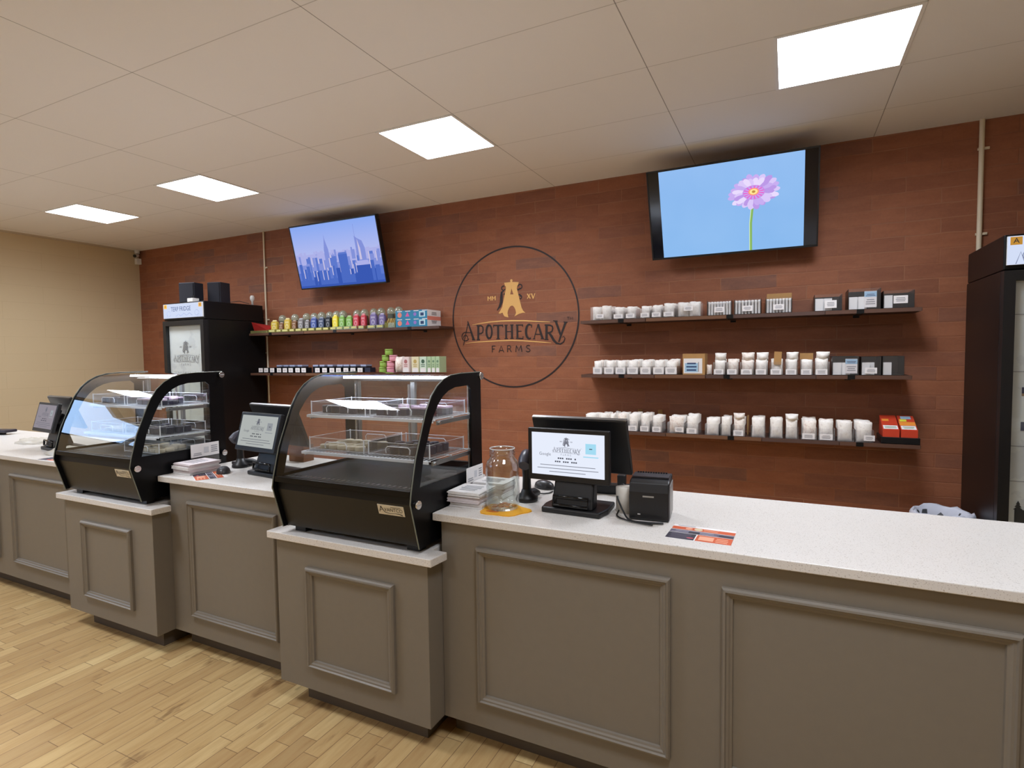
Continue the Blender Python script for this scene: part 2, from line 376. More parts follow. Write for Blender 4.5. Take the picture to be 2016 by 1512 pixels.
# ================================================================= ROOM
NUM = ['first', 'second', 'third', 'fourth', 'fifth', 'sixth', 'seventh', 'eighth', 'ninth', 'tenth', 'eleventh', 'twelfth', 'thirteenth', 'fourteenth', 'fifteenth', 'sixteenth', 'seventeenth', 'eighteenth', 'nineteenth']
RX = 3.4; FY = -7.2
b = MB(); b.box(LX - .1, RX + .1, FY - .1, W + .1, -.1, 0, M_FLOOR); struct(b.build('floor'))
b = MB(); b.box(LX - .1, RX + .1, FY - .1, W + .1, H, H + .1, M_CEIL); struct(b.build('ceiling'))
b = MB(); b.box(LX - .1, RX + .1, W, W + .15, 0, H, M_BRICK); struct(b.build('wall_back'))
wy0, wy1, wz0, wz1 = -6.0, -2.4, 1.85, 2.95
b = MB(); b.box(LX - .12, LX, FY, wy0, 0, H, M_BLOCK); b.box(LX - .12, LX, wy1, W, 0, H, M_BLOCK)
b.box(LX - .12, LX, wy0, wy1, 0, wz0, M_BLOCK); b.box(LX - .12, LX, wy0, wy1, wz1, H, M_BLOCK); struct(b.build('wall_left'))
b = MB(); b.box(RX, RX + .12, FY, W, 0, H, M_BLOCK); struct(b.build('wall_right'))
b = MB(); b.box(LX, RX, FY - .12, FY, 0, H, M_BLOCK); struct(b.build('wall_front'))
# unseen side window, added and shaped for a blue reflection in the case glass
b = MB(); b.box(LX - .07, LX - .064, wy0, wy1, wz0, wz1, GLASS)
for y in (wy0, (wy0 + wy1) / 2 - .03, wy1 - .06): b.box(LX - .10, LX - .02, y, y + .06, wz0, wz1, BLKM)
b.box(LX - .10, LX - .02, wy0, wy1, wz0, wz0 + .06, BLKM); b.box(LX - .10, LX - .02, wy0, wy1, wz1 - .06, wz1, BLKM); struct(b.build('added_window_1'))
# ceiling trim line on the left wall
b = MB(); b.box(LX, LX + .02, FY, W, H - .02, H, M('trim_beige', (196, 180, 156), .7)); struct(b.build('trim_1'))

# ceiling light panels
GLOW = NT('panel_glow'); GLOW.t.nodes.remove(GLOW.b); 
_ge = GLOW.n('NewGeometry'); _c = GLOW.n('VectorMath', {'operation': 'DOT_PRODUCT'}, i0=_ge.outputs['Normal'], i1=_ge.outputs['Incoming']).outputs['Value']
# prismatic diffuser: brighter straight down than sideways
_k = GLOW.math('MULTIPLY', GLOW.math('MULTIPLY_ADD', GLOW.math('ABSOLUTE', _c), 0.92, 0.08), PANEL_POWER)
GLOW.set(GLOW.out.inputs[0], GLOW.n('Emission', None, Color=PANEL_COLOR + (1,), Strength=_k)); GLOW = GLOW.m
def light(x1, y0, label, group=None):
    e = empty('ceiling_light', (x1 - .3048, y0 + .3048, H), label, 'ceiling light', group)
    h = .3048; i = .288
    f = MB()
    for a in ((-h, h, -h, -i), (-h, h, i, h), (-h, -i, -i, i), (i, h, -i, i)): f.box(a[0], a[1], a[2], a[3], -.006, .0, WHITE)
    f.build('frame', e)
    d = MB(); d.poly([(-i, -i, -.003), (i, -i, -.003), (i, i, -.003), (-i, i, -.003)], [(0, 3, 2, 1)], GLOW); d.build('diffuser', e, recalc=False)
    return e
FTm = .3048
l0 = light(0, 0, 'largest glowing square ceiling panel, right of the flower television')
for x, lb in ((-8, 'glowing square ceiling panel above the round wall logo, second from the right'), (-16, 'glowing square ceiling panel above and left of the skyline television'), (-22, 'smallest glowing ceiling panel, nearest the beige side wall')):
    dup(l0, (x * FTm - .3048, .3048, H), label=lb)
for x, y in ((0, -9), (-11.8, -9), (-22, -8), (-8, -17)):
    if True: dup(l0, (x * FTm - .3048, y * FTm + .3048, H), label='glowing square ceiling panel further back over the customer floor', group='panels behind the viewer')

# ================================================================= COUNTER
YF_ = -1.255; YP = -1.352
def moulding(parent, x0, x1, z0, z1, y):
    prof = [(0, 0), (.000, .012), (.005, .019), (.011, .021), (.015, .015), (.021, .0145), (.026, .010), (.032, .008), (.034, 0)]
    b = MB(); vs = []
    for ins, h in prof: vs += [(x0 + ins, y - h, z0 + ins), (x1 - ins, y - h, z0 + ins), (x1 - ins, y - h, z1 - ins), (x0 + ins, y - h, z1 - ins)]
    fs = [(i * 4 + j, i * 4 + (j + 1) % 4, (i + 1) * 4 + (j + 1) % 4, (i + 1) * 4 + j) for i in range(len(prof) - 1) for j in range(4)]
    b.poly(vs, fs, M_PAINT); return b.build('panel_moulding', parent)
TOEM = M('toe_kick_dark', (92, 82, 72), .6)
def counter(name, label, x0, x1, y, top, frames, tx0, tx1, ty):
    e = empty(name, ((x0 + x1) / 2, y, 0), label, 'counter'); cx = (x0 + x1) / 2
    b = MB(); b.box(x0 - cx, x1 - cx, 0, -.62 - y, .10, top, M_PAINT); b.build('body', e, .0015, 1)
    b = MB(); b.box(tx0 - cx, tx1 - cx, ty - y, -.64 - y, 0, .0995, TOEM); b.build('toe_kick', e)
    for fx0, fx1, fz0, fz1 in frames: moulding(e, fx0 - cx, fx1 - cx, fz0, fz1, 0)
    return e
counter('sales_counter', 'long taupe counter section with large moulded panels under the jar and till', -1.742, 2.35, YF_, CT - .031, [(-1.582, -.862, .202, .806), (-.706, .013, .202, .806), (.17, .89, .202, .806), (1.05, 1.77, .202, .806)], -1.74, 2.35, YF_ + .08)
counter('sales_counter', 'taupe counter section between the two display cases', -3.438, -2.546, YF_, CT - .031, [(-3.286, -2.646, .202, .806)], -3.43, -2.55, YF_ + .08)
counter('sales_counter', 'far left taupe counter section beside the beige wall', -8.0, -4.263, YF_, CT - .031, [(-5.10, -4.42, .208, .80), (-6.0, -5.30, .208, .80), (-6.9, -6.2, .208, .80), (-7.8, -7.1, .208, .80)], -7.98, -4.265, YF_ + .08)
counter('display_pedestal', 'low taupe pedestal with one moulded panel carrying the nearer display case', -2.545, -1.743, YP, LT_ - .032, [(-2.364, -1.900, .205, .641)], -2.46, -1.81, YP + .075)
counter('display_pedestal', 'low taupe pedestal with one moulded panel carrying the left display case', -4.255, -3.439, YP, LT_ - .032, [(-4.08, -3.618, .205, .638)], -4.17, -3.51, YP + .075)
def slab(label, pts, z0, z1):
    b = MB(); cx = sum(p[0] for p in pts) / len(pts)
    b.prism([(p[0] - cx, p[1]) for p in pts], lambda u, v, d: (u, v, d), z0, z1, M_QUARTZ)
    o = b.build('worktop', None, .003, 2); o.location.x = cx; tag(o, label, 'worktop'); return o
slab('long white speckled quartz worktop running out to the right under the jar and till', [(-1.766, -1.28), (2.38, -1.28), (2.38, -.553), (-1.766, -.553)], CT - .030, CT)
slab('white speckled quartz worktop between the two display cases', [(-3.497, -1.28), (-2.548, -1.28), (-2.548, -.553), (-3.497, -.553)], CT - .030, CT)
slab('white speckled quartz worktop on the far left counter section', [(-8.02, -1.28), (-4.262, -1.28), (-4.262, -.553), (-8.02, -.553)], CT - .030, CT)
slab('low white quartz ledge under the nearer display case', [(-2.574, -1.378), (-1.710, -1.378), (-1.700, -1.281), (-1.768, -1.281), (-1.768, -.60), (-2.546, -.60), (-2.546, -1.281), (-2.574, -1.281)], LT_ - .031, LT_)
slab('low white quartz ledge under the left display case', [(-4.295, -1.378), (-3.40, -1.378), (-3.39, -1.281), (-3.499, -1.281), (-3.499, -.60), (-4.26, -.60), (-4.26, -1.281), (-4.295, -1.281)], LT_ - .031, LT_)

# ================================================================= DISPLAY CASES
PROF = [(-1.362, .803), (-1.412, .985), (-1.404, 1.03), (-1.372, 1.150), (-1.325, 1.262), (-1.298, 1.322), (-1.262, 1.376), (-1.222, 1.412), (-1.175, 1.438), (-1.120, 1.452), (-1.05, 1.457), (-.875, 1.458)]
INNER = [(-1.352, 1.035), (-1.322, 1.15), (-1.277, 1.25), (-1.250, 1.30), (-1.218, 1.340), (-1.182, 1.370), (-1.14, 1.390), (-1.09, 1.401), (-.985, 1.404), (-.962, 1.385), (-.962, 1.035)]
def yz(px):
    return lambda u, v, d: (d, u, v)
def ring_faces(b, outer, inner, x0, x1, m):
    # triangulate the frame between outline and opening with a bridge
    bm = bmesh.new()
    def loop(pts, x): return [bm.verts.new((x, p[0], p[1])) for p in pts]
    o = loop(outer, x0); i = loop(inner, x0)
    eo = [bm.edges.new((o[k], o[(k + 1) % len(o)])) for k in range(len(o))]
    ei = [bm.edges.new((i[k], i[(k + 1) % len(i)])) for k in range(len(i))]
    r = bmesh.ops.triangle_fill(bm, use_beauty=True, use_dissolve=False, edges=eo + ei)
    bm.verts.ensure_lookup_table(); bm.verts.index_update()
    vs = [tuple(v.co) for v in bm.verts]; fs = [tuple(v.index for v in f.verts) for f in bm.faces]; bm.free()
    b.poly(vs, fs, m); b.poly([(x1, v[1], v[2]) for v in vs], fs, m)
    for L in (outer, inner):
        n = len(L); b.poly([(x0, p[0], p[1]) for p in L] + [(x1, p[0], p[1]) for p in L], [(k, (k + 1) % n, n + (k + 1) % n, n + k) for k in range(n)], m)
LED = emis('case_led', (226, 236, 255), 30.0)
STEEL = M('brushed_steel', (170, 172, 172), .35, .9)
WIREW = M('white_wire', (226, 228, 232), .35)
CASEIN = M('case_interior', (60, 62, 62), .35, .4)
FRIT = M('black_frit', (9, 9, 11), .32, spec=.25)
EDGE = M('glass_edge', (120, 124, 112), .25)
def case(dx, label):
    xl, xr = -.36, .36; cx = -2.13 + dx; ox = cx
    e = empty('display_case', (cx, -1.1, LT_), label, 'display case')
    T = lambda y, z: (y + 1.1, z - LT_)
    outer = [T(*p) for p in PROF] + [T(-.87, .803)]; inner = [T(*p) for p in INNER]
    for x0, x1, nm in ((xl, xl + .007, 0), (xr - .007, xr, 1)):
        b = MB(); ring_faces(b, outer, inner, x0, x1, FRIT)
        sp = b.build('side_panel', e)
        g = MB(); xm = (x0 + x1) / 2; g.poly([(xm, p[0], p[1]) for p in inner], [tuple(range(len(inner)))], GLASS); g.build('side_glass', sp, recalc=False)
        s2 = MB(); s2.tube([(xm + (.0015 if nm else -.0015), p[0], p[1]) for p in outer[:12]], .0026, EDGE, 6); s2.build('glass_rim', sp)
    # lower body
    pts = [T(-1.345, .805), T(-1.392, .975), T(-1.388, 1.018), T(-.885, 1.018), T(-.885, .805)]
    b = MB(); b.prism(pts, lambda u, v, d: (d, u, v), xl + .010, xr - .010, BLKM); b.build('body', e, .002, 1)
    b = MB(); b.box(xl + .012, xr - .012, T(-1.36, 0)[0], T(-.90, 0)[0], T(0, 1.0185)[1], T(0, 1.024)[1], CASEIN)
    for k in range(26): b.box(xl + .03 + k * .0262, xl + .042 + k * .0262, T(-1.345, 0)[0], T(-1.325, 0)[0], T(0, 1.024)[1], T(0, 1.0255)[1], CHROME)
    b.build('deck', e)
    # curved front glass
    gp = [T(*p) for p in PROF[2:]]; gp = [(p[0] + .004, p[1] - .002) for p in gp]
    fine = []
    for i in range(len(gp) - 1):
        for k in range(3):
            t = k / 3; p0 = gp[max(i - 1, 0)]; p1 = gp[i]; p2 = gp[i + 1]; p3 = gp[min(i + 2, len(gp) - 1)]
            fine.append(tuple(.5 * ((2 * p1[j]) + (-p0[j] + p2[j]) * t + (2 * p0[j] - 5 * p1[j] + 4 * p2[j] - p3[j]) * t * t + (-p0[j] + 3 * p1[j] - 3 * p2[j] + p3[j]) * t ** 3) for j in (0, 1)))
    fine.append(gp[-1]); n = len(fine)
    b = MB(); b.poly([(xl + .008, p[0], p[1]) for p in fine] + [(xr - .008, p[0], p[1]) for p in fine], [(i, i + 1, n + i + 1, n + i) for i in range(n - 1)], GLASSF, True)
    fg = b.build('front_glass', e, recalc=False)
    b = MB(); b.box(xl + .01, xr - .01, T(-1.405, 0)[0], T(-1.386, 0)[0], T(0, 1.008)[1], T(0, 1.030)[1], FRIT); b.build('glass_channel', e)
    # rear frame with sliding doors and top rail
    b = MB(); y0, y1 = T(-.900, 0)[0], T(-.876, 0)[0]
    b.box(xl + .008, xl + .03, y0, y1, T(0, 1.02)[1], T(0, 1.455)[1], STEEL); b.box(xr - .03, xr - .008, y0, y1, T(0, 1.02)[1], T(0, 1.455)[1], STEEL)
    b.box(xl + .008, xr - .008, y0 - .02, y1, T(0, 1.415)[1], T(0, 1.452)[1], BLKM); b.box(xl + .008, xr - .008, y0, y1, T(0, 1.02)[1], T(0, 1.05)[1], BLKM)
    b.box(-.012, .012, y0 + .004, y1 - .004, T(0, 1.05)[1], T(0, 1.42)[1], STEEL); rf = b.build('rear_frame', e)
    b = MB(); b.box(xl + .03, 0, y0 + .010, y0 + .013, T(0, 1.05)[1], T(0, 1.415)[1], GLASS); b.build('sliding_door', e)
    b = MB(); b.box(0, xr - .03, y0 + .016, y0 + .019, T(0, 1.05)[1], T(0, 1.415)[1], GLASS); b.build('sliding_door', e)
    b = MB(); b.box(xl + .03, xr - .03, T(-1.0, 0)[0], T(-.965, 0)[0], T(0, 1.430)[1], T(0, 1.442)[1], LED); b.build('light_bar', e)
    # uprights and wire shelves
    for x in (xl + .035, -.0, xr - .035):
        b = MB(); b.tube([(x, T(-.925, 0)[0], T(0, 1.02)[1]), (x, T(-.925, 0)[0], T(0, 1.40)[1])], .006, CHROME, 8); b.build('upright', e)
    for z, yfr in ((1.277, -1.225), (1.118, -1.262)):
        b = MB(); zz = T(0, z)[1]; ya, yb = T(yfr, 0)[0], T(-.93, 0)[0]
        for k in range(35): x = xl + .025 + k * (.67 / 34); b.tube([(x, ya, zz), (x, yb, zz)], .0014, WIREW, 5)
        for y in (ya, ya + .012, (ya + yb) / 2, yb): b.tube([(xl + .02, y, zz - .003), (xr - .02, y, zz - .003)], .003, WIREW, 6)
        b.box(xl + .02, xr - .02, ya - .003, ya, zz - .012, zz - .001, WIREW)
        b.build('wire_shelf', e)
        for x in (xl + .018, xr - .018):
            b = MB(); b.box(x - .003, x + .003, ya + .02, yb, zz - .022, zz - .005, STEEL); b.cyl((x - .008, ya + .035, zz - .014), (x + .008, ya + .035, zz - .014), .006, CHROME, 10); b.build('shelf_bracket', e)
    # knobs
    for x, sx in ((xl, -1), (xr, 1)):
        for y, z in ((-1.383, .979), (-.892, 1.440), (-.892, .984)):
            b = MB(); c = T(y, z); b.cyl((x - .002 * sx, c[0], c[1]), (x + .012 * sx, c[0], c[1]), .008, CHROME, 12); b.cyl((x + .010 * sx, c[0], c[1]), (x + .018 * sx, c[0], c[1]), .0165, CHROME, 24)
            b.box(min(x + .018 * sx, x + .0192 * sx), max(x + .018 * sx, x + .0192 * sx), c[0] - .012, c[0] + .012, c[1] - .0015, c[1] + .0015, STEEL); b.build('knob', e, .001, 1)
    for x in (xl + .06, xr - .06):
        for y in (-1.30, -.93):
            b = MB(); b.box(x - .03, x + .03, T(y - .02, 0)[0], T(y + .02, 0)[0], 0, .029, BLACK); b.build('foot', e)
    # badge on the sloping front
    a0 = Vector((0, *T(-1.392, .975))); a1 = Vector((0, *T(-1.345, .805))); up = (a0 - a1).normalized(); nn = Vector((0, up.z, -up.y)) * -1
    nn = Vector((0, -abs(up.z), -abs(up.y)))
    o = Vector((.248, 0, 0)) + a0 - up * .030 + nn * .0015
    b = MB(); A = Art(b, o, (1, 0, 0), up, nn)
    PL = M('badge_plate', (214, 206, 186), .35, .2); DK = M('badge_ink', (38, 34, 30), .5)
    b.poly([A.p(-.062, -.021), A.p(.062, -.021), A.p(.062, .021), A.p(-.062, .021), A.p(-.062, -.021, -.0015), A.p(.062, -.021, -.0015), A.p(.062, .021, -.0015), A.p(-.062, .021, -.0015)], [(0, 1, 2, 3), (4, 5, 6, 7), (0, 1, 5, 4), (1, 2, 6, 5), (2, 3, 7, 6), (3, 0, 4, 7)], PL)
    A.text('VANTCO', .012, .001, .021, DK, sx=1.0); A.stroke([(-.055, -.010), (-.046, .014)], .003, DK, .0007); A.stroke([(-.046, .015), (-.041, .004), (-.030, -.010), (-.010, -.014), (.015, -.012), (.038, -.012), (.052, -.017)], [.004, .004, .003, .002, .0015, .003, .005], DK, .0007)
    A.stroke([(-.054, -.001), (-.042, -.001)], .002, DK, .0007); A.rect(.0, .048, .012, .0145, M('badge_small', (120, 112, 96), .6), .0007)
    b.build('badge', e, recalc=False)
    return e
C2 = case(0.0, 'nearer black curved glass display case beside the big clear jar')
C1 = case(-1.732, 'left black curved glass display case beside the beige wall side')

# trays in the cases
def tray_obj():
    e = empty('acrylic_tray', (0, 0, 0), 'x', 'tray'); w, d, h = .155, .13, .055
    b = MB()
    b.box(-w, w, -d, d, 0, .003, ACRYL); b.box(-w, w, -d, -d + .003, .003, h, ACRYL); b.box(-w, w, d - .003, d, .003, h, ACRYL); b.box(-w, -w + .003, -d + .003, d - .003, .003, h, ACRYL); b.box(w - .003, w, -d + .003, d - .003, .003, h, ACRYL)
    for z in (.0045, h):
        b.tube([(-w, -d, z), (w, -d, z), (w, d, z), (-w, d, z), (-w, -d, z)], .0011, WIREW, 5, False)
    b.build('tray_body', e)
    for x in (-w, w):
        for y in (-d, d):
            b = MB(); b.cyl((x, y, 0), (x, y, h + .004), .0025, WIREW, 8); b.build('corner_post', e)
    for y in (-d - .003, d + .003):
        b = MB(); b.tube([(-.06, y, .012), (-.062, y, .030), (-.052, y, .040), (.052, y, .040), (.062, y, .030), (.06, y, .012)], .002, WIREW, 6); b.build('handle', e)
    return e
TR = tray_obj(); first = True
tin_b = MB(); tin_b.lathe([(.0, 0), (.023, 0), (.0235, .002), (.0235, .016), (.022, .018), (0, .018)], (0, 0, 0), M('tin_cream', (206, 192, 160), .4), 20); TIN = tin_b.build('round_tin')
dk_b = MB(); dk_b.lathe([(0, 0), (.019, 0), (.020, .002), (.020, .022), (.0205, .023), (.0205, .032), (.019, .034), (0, .034)], (0, 0, 0), M('jar_dark', (40, 36, 52), .3), 18); DKJ = dk_b.build('small_jar')
bx_b = MB(); bx_b.box(-.021, .021, -.013, .013, 0, .034, M('navy_card', (44, 42, 66), .5)); bx_b.box(-.0212, .0212, -.0132, .0132, .026, .0345, M('lilac_card', (206, 178, 204), .5)); BXS = bx_b.build('small_box', None, .001, 1)
pr = {'tin': (TIN, .05, 'tin'), 'jar': (DKJ, .044, 'jar'), 'box': (BXS, .032, 'box')}
used = set()
def place(src, key, loc, rz, label, cat, group, scale=None):
    if key not in used:
        used.add(key); o = src; o.location = loc; o.rotation_euler = (0, 0, rz); tag(o, label, cat, group)
        if scale: o.scale = scale
        return o
    o = dup(src, loc, rz, label, group, scale); o['category'] = cat; return o
def tray(x, y, z, label, kind, n, where):
    global first
    if first: o = TR; o.location = (x, y, z); o['label'] = label; o['group'] = 'acrylic trays in the display cases'; first = False
    else: o = dup(TR, (x, y, z), label=label)
    src, step, cat = pr[kind]
    sx, sy = (.05, .05) if kind != 'box' else (.046, .030)
    k = 0
    nx = int(.28 / sx); ny = int(.23 / sy)
    cells = [(i, j) for j in range(ny) for i in range(nx)]
    random.shuffle(cells); cells = cells[:n]
    nm = {'tin': 'cream tin', 'jar': 'small dark jar', 'box': 'little navy box'}[kind]
    for i, j in cells:
        place(src, kind, (x - .14 + sx * (i + .5) + (.28 - nx * sx) / 2, y - .115 + sy * (j + .5), z + .0035), random.uniform(-.06, .06) if kind == 'box' else random.uniform(0, 3),
              '%s, %s row, %s place, %s' % (nm, NUM[j], NUM[i], where), cat, nm + 's in the display cases')
for dx, cn in ((0.0, 'nearer display case'), (-1.732, 'left display case')):
    for lvl, z, y in (('top', 1.2795, -1.085), ('middle', 1.1205, -1.10)):
        for sd, xx in (('left', -2.298), ('right', -1.962)):
            kind = {('top', 'left'): 'jar', ('top', 'right'): 'box', ('middle', 'left'): 'tin', ('middle', 'right'): 'jar'}[(lvl, sd)]
            tray(xx + dx, y, z, 'clear acrylic tray on the %s wire shelf, %s half of the %s' % (lvl, sd, cn), kind, 17 if lvl == 'top' else 15, '%s %s tray of %s' % (lvl, sd, cn))
tray(-1.96 - 1.717, -1.12, 1.0262, 'clear acrylic tray on the bottom deck of the left display case', 'tin', 15, 'bottom tray of the left display case')

# ================================================================= WALL LOGO
b = MB(); A = Art(b, (-2.86, W - .0006, 1.90), (1, 0, 0), (0, 0, 1), (0, -1, 0))
DKP = M('logo_dark', (38, 26, 24), .6); GLD = M('logo_gold', (226, 176, 104), .55)
logo(A, DKP, GLD)
o = b.build('painted_logo', recalc=False); tag(o, 'dark and gold painted APOTHECARY FARMS logo inside a thin circle on the brick wall', 'logo')

# ================================================================= PIPES, CAMERA
PIPE = M('cream_pipe', (226, 212, 186), .45)
def pipe(x, z0, z1, r, label, clips):
    e = empty('wall_conduit', (x, W - .015, z0), label, 'pipe')
    b = MB(); b.cyl((0, 0, 0), (0, 0, z1 - z0), r, PIPE, 14); b.build('pipe', e)
    for z in clips: b = MB(); b.box(-r - .004, r + .028, .0, .014, z - z0 - .008, z - z0 + .008, PIPE); b.cyl((r + .018, -.004, z - z0), (r + .018, .004, z - z0), .006, PIPE, 10); b.build('clip', e)
pipe(.607, 0, H, .015, 'thick cream vertical pipe on brick above the right black fridge', (2.86, 2.3))
pipe(-6.178, 1.0, H, .010, 'thin cream vertical pipe on brick beside the left black fridge', (2.62, 2.0))
pipe(-6.235, .9, 1.78, .007, 'short thin pipe on brick under the top left shelf', (1.6,))
e = empty('security_camera', (LX + .05, W - .05, H - .04), 'small white and black security camera high in the room corner', 'security camera')
b = MB(); b.cyl((0, 0, .038), (0, 0, -.005), .032, WHITE, 20); b.build('mount', e)
b = MB(); b.cyl((-.0, .0, -.03), (.05, -.06, -.05), .026, WHITE, 20); b.build('body', e, .004)
b = MB(); b.cyl((.048, -.058, -.049), (.056, -.068, -.052), .021, GLOSSBLK, 20); b.build('lens', e)
b = MB(); b.box(LX + .004, LX + .062, W - .062, W - .003, H - .19, H - .11, WHITE); tag(b.build('junction_box', None, .003), 'small white box under the corner security camera', 'box')

# ================================================================= TELEVISIONS
def tv(cx, cy, cz, w, tilt, yaw, label, painter, pillar):
    h = w / 1.74; e = empty('television', (cx, cy, cz), label, 'television')
    R = Matrix.Rotation(yaw, 3, 'Z') @ Matrix.Rotation(tilt, 3, 'X')
    def X(a, d, c): return R @ Vector((a, d, c))
    def bx(b, x0, x1, y0, y1, z0, z1, m):
        vs = [X(x, y, z) for z in (z0, z1) for x, y in ((x0, y0), (x1, y0), (x1, y1), (x0, y1))]
        b.poly(vs, [(0, 3, 2, 1), (4, 5, 6, 7), (0, 1, 5, 4), (1, 2, 6, 5), (2, 3, 7, 6), (3, 0, 4, 7)], m)
    b = MB(); t = .010
    bx(b, -w / 2, w / 2, 0.002, .05, -h / 2, h / 2, BLACK); bx(b, -w / 2, w / 2, -.004, .002, h / 2 - t, h / 2, BLACK); bx(b, -w / 2, w / 2, -.004, .002, -h / 2, -h / 2 + t + .004, BLACK)
    bx(b, -w / 2, -w / 2 + t, -.004, .002, -h / 2, h / 2, BLACK); bx(b, w / 2 - t, w / 2, -.004, .002, -h / 2, h / 2, BLACK); b.build('housing', e)
    b = MB(); A = Art(b, X(0, .001, 0), X(1, 0, 0), X(0, 0, 1), X(0, -1, 0))
    ww = w / 2 - t; hh = h / 2 - t
    A.rect(-ww, ww, -hh, hh, M('screen_black', (8, 10, 22), .15), 0)
    painter(A, ww - pillar, hh - .004); b.build('screen', e, recalc=False)
    b = MB(); back = X(0, .05, 0); yw = W - cy
    bx(b, -.16, .16, .05, .07, -.16, .12, BLKM); b.build('mount_plate', e)
    b = MB(); b.tube([X(0, .06, -.03), Vector((.0, (back.y + yw) / 2, -.03)), Vector((0, yw - .015, -.03))], .022, BLKM, 8); b.build('mount_arm', e)
    b = MB(); b.box(-.12, .12, yw - .018, yw - .001, -.16, .12, BLKM); b.build('wall_plate', e)
def scr(name, c0, c1, k, hh, nz=0.0):
    t = NT(name); t.t.nodes.remove(t.b); v, x, y, z = t.xyz()
    f = t.math('MULTIPLY_ADD', z, .5 / hh, .5); col = t.mix(f, lin(c0), lin(c1))
    if nz: col = t.mix(t.math('MULTIPLY', t.noise(v, 2.2, 2), nz), col, lin((170, 205, 245)))
    t.set(t.out.inputs[0], t.n('Emission', None, Color=col, Strength=k)); return t.m
def skyline(A, w, h):
    A.rect(-w, w, -h, h, scr('skyline_sky', (208, 200, 228), (132, 164, 236), 1.0, h), .0004)
    rnd = random.Random(3); K = [emis('sky_b%d' % i, c, 1.0) for i, c in enumerate([(168, 172, 226), (128, 142, 212), (92, 118, 200), (74, 104, 190), (56, 86, 174), (196, 190, 220)])]
    A.rect(-w, w, -h, .08 * h, K[0], .0006)
    for i in range(40):
        x = rnd.uniform(-w, w * .97); bw = rnd.uniform(.02, .045); A.rect(x, min(x + bw, w), -h * .2, rnd.uniform(.0, .17) * h, K[rnd.choice([0, 0, 1])], .0007)
    # tapering spire tower and slanted-top tower
    A.poly([(-.16, -.3 * h), (-.16, .18 * h), (-.148, .34 * h), (-.135, .52 * h), (-.131, .68 * h), (-.127, .52 * h), (-.114, .34 * h), (-.100, .18 * h), (-.10, -.3 * h)], K[1], .0009)
    A.poly([(.27, -.6 * h), (.27, .50 * h), (.30, .42 * h), (.36, .32 * h), (.385, .1 * h), (.385, -.6 * h)], K[1], .0010); A.rect(.278, .282, .4 * h, .85 * h, K[1], .0010); A.poly([(.30, -.6 * h), (.30, .40 * h), (.325, .1 * h), (.33, -.6 * h)], K[5], .0011)
    for lay in range(3):
        A.rect(-w, w, -h, (-.25 - .25 * lay) * h, K[1 + lay], .0012 + .0004 * lay)
        for i in range(18):
            x = rnd.uniform(-w, w * .93); bw = rnd.uniform(.03, .065); top = rnd.uniform(-.28, .02) * h - .22 * h * lay
            A.rect(x, min(x + bw, w), -h, top, K[min(2 + lay + rnd.choice([-1, 0, 0]), 4)], .0013 + .0004 * lay)
            if rnd.random() < .45: A.rect(x, min(x + bw * .25, w), max(top - .3 * h, -h), top, K[5], .00135 + .0004 * lay)
    A.rect(.02, .14, -h, -.02 * h, K[3], .0030); A.poly([(.02, -.02 * h), (.14, -.02 * h), (.13, .04 * h), (.03, .04 * h)], K[2], .0030)
    A.rect(.24, .42, -h, -.42 * h, K[4], .0031); A.poly([(.24, -.42 * h), (.42, -.42 * h), (.40, -.28 * h), (.26, -.28 * h)], K[0], .0031)
    A.rect(-w, w, -h, -.93 * h, K[4], .0032)
def flower(A, w, h):
    A.rect(-w, w, -h, h, scr('flower_sky', (118, 172, 228), (134, 178, 232), 1.0, h, .5), .0004)
    L = [emis('petal%d' % i, c, 1.0) for i, c in enumerate([(214, 196, 244), (196, 170, 236), (228, 214, 248), (184, 150, 226)])]
    cx, cy = .17, .095; st = emis('stem_green', (134, 178, 96), 1.0)
    A.stroke([(cx - .005, cy - .06), (cx - .012, cy - .13), (cx - .022, cy - .22), (cx - .024, -h)], .018, st, .0006)
    A.stroke([(cx - .013, cy - .06), (cx - .020, cy - .13), (cx - .030, cy - .22), (cx - .032, -h)], .004, emis('stem_edge', (216, 238, 190), 1.0), .0007)
    rnd = random.Random(5)
    for ring, (R0, n, wd) in enumerate(((.175, 22, .046), (.150, 20, .040))):
        for i in range(n):
            a = 2 * math.pi * (i + .5 * ring) / n + rnd.uniform(-.06, .06); rr = R0 * rnd.uniform(.86, 1.04); fx, fy = math.cos(a), math.sin(a) * .72
            px, py = -math.sin(a), math.cos(a)
            pts = []
            for t, wk in ((.15, .2), (.5, .7), (.75, 1.0), (.92, .8), (1.0, .25)): pts.append((cx + fx * rr * t + px * wd * wk * .5, cy + fy * rr * t + py * wd * wk * .4))
            for t, wk in ((1.0, .25), (.92, .8), (.75, 1.0), (.5, .7), (.15, .2)): pts.append((cx + fx * rr * t - px * wd * wk * .5, cy + fy * rr * t - py * wd * wk * .4))
            A.poly(pts, L[rnd.randrange(4)], .0008 + .00012 * i / n + ring * .0003 + i * .00001)
    A.disc(cx, cy - .005, .075, emis('petal_core', (196, 140, 226), 1.0), .0020, 32, .050)
    PK = emis('petal_pink', (236, 92, 196), 1.0)
    for i in range(30):
        a = 2 * math.pi * i / 30; A.stroke([(cx + .035 * math.cos(a), cy - .006 + .024 * math.sin(a)), (cx + .068 * math.cos(a), cy - .006 + .046 * math.sin(a))], .006, PK if i % 2 else L[1], .0022)
    A.disc(cx, cy, .036, emis('core_orange', (250, 150, 120), 1.0), .0024, 28, .026); A.disc(cx, cy, .027, emis('core_cream', (250, 226, 150), 1.0), .0026, 28, .019); A.disc(cx, cy, .012, emis('core_brown', (190, 140, 70), 1.0), .0028, 20, .009)
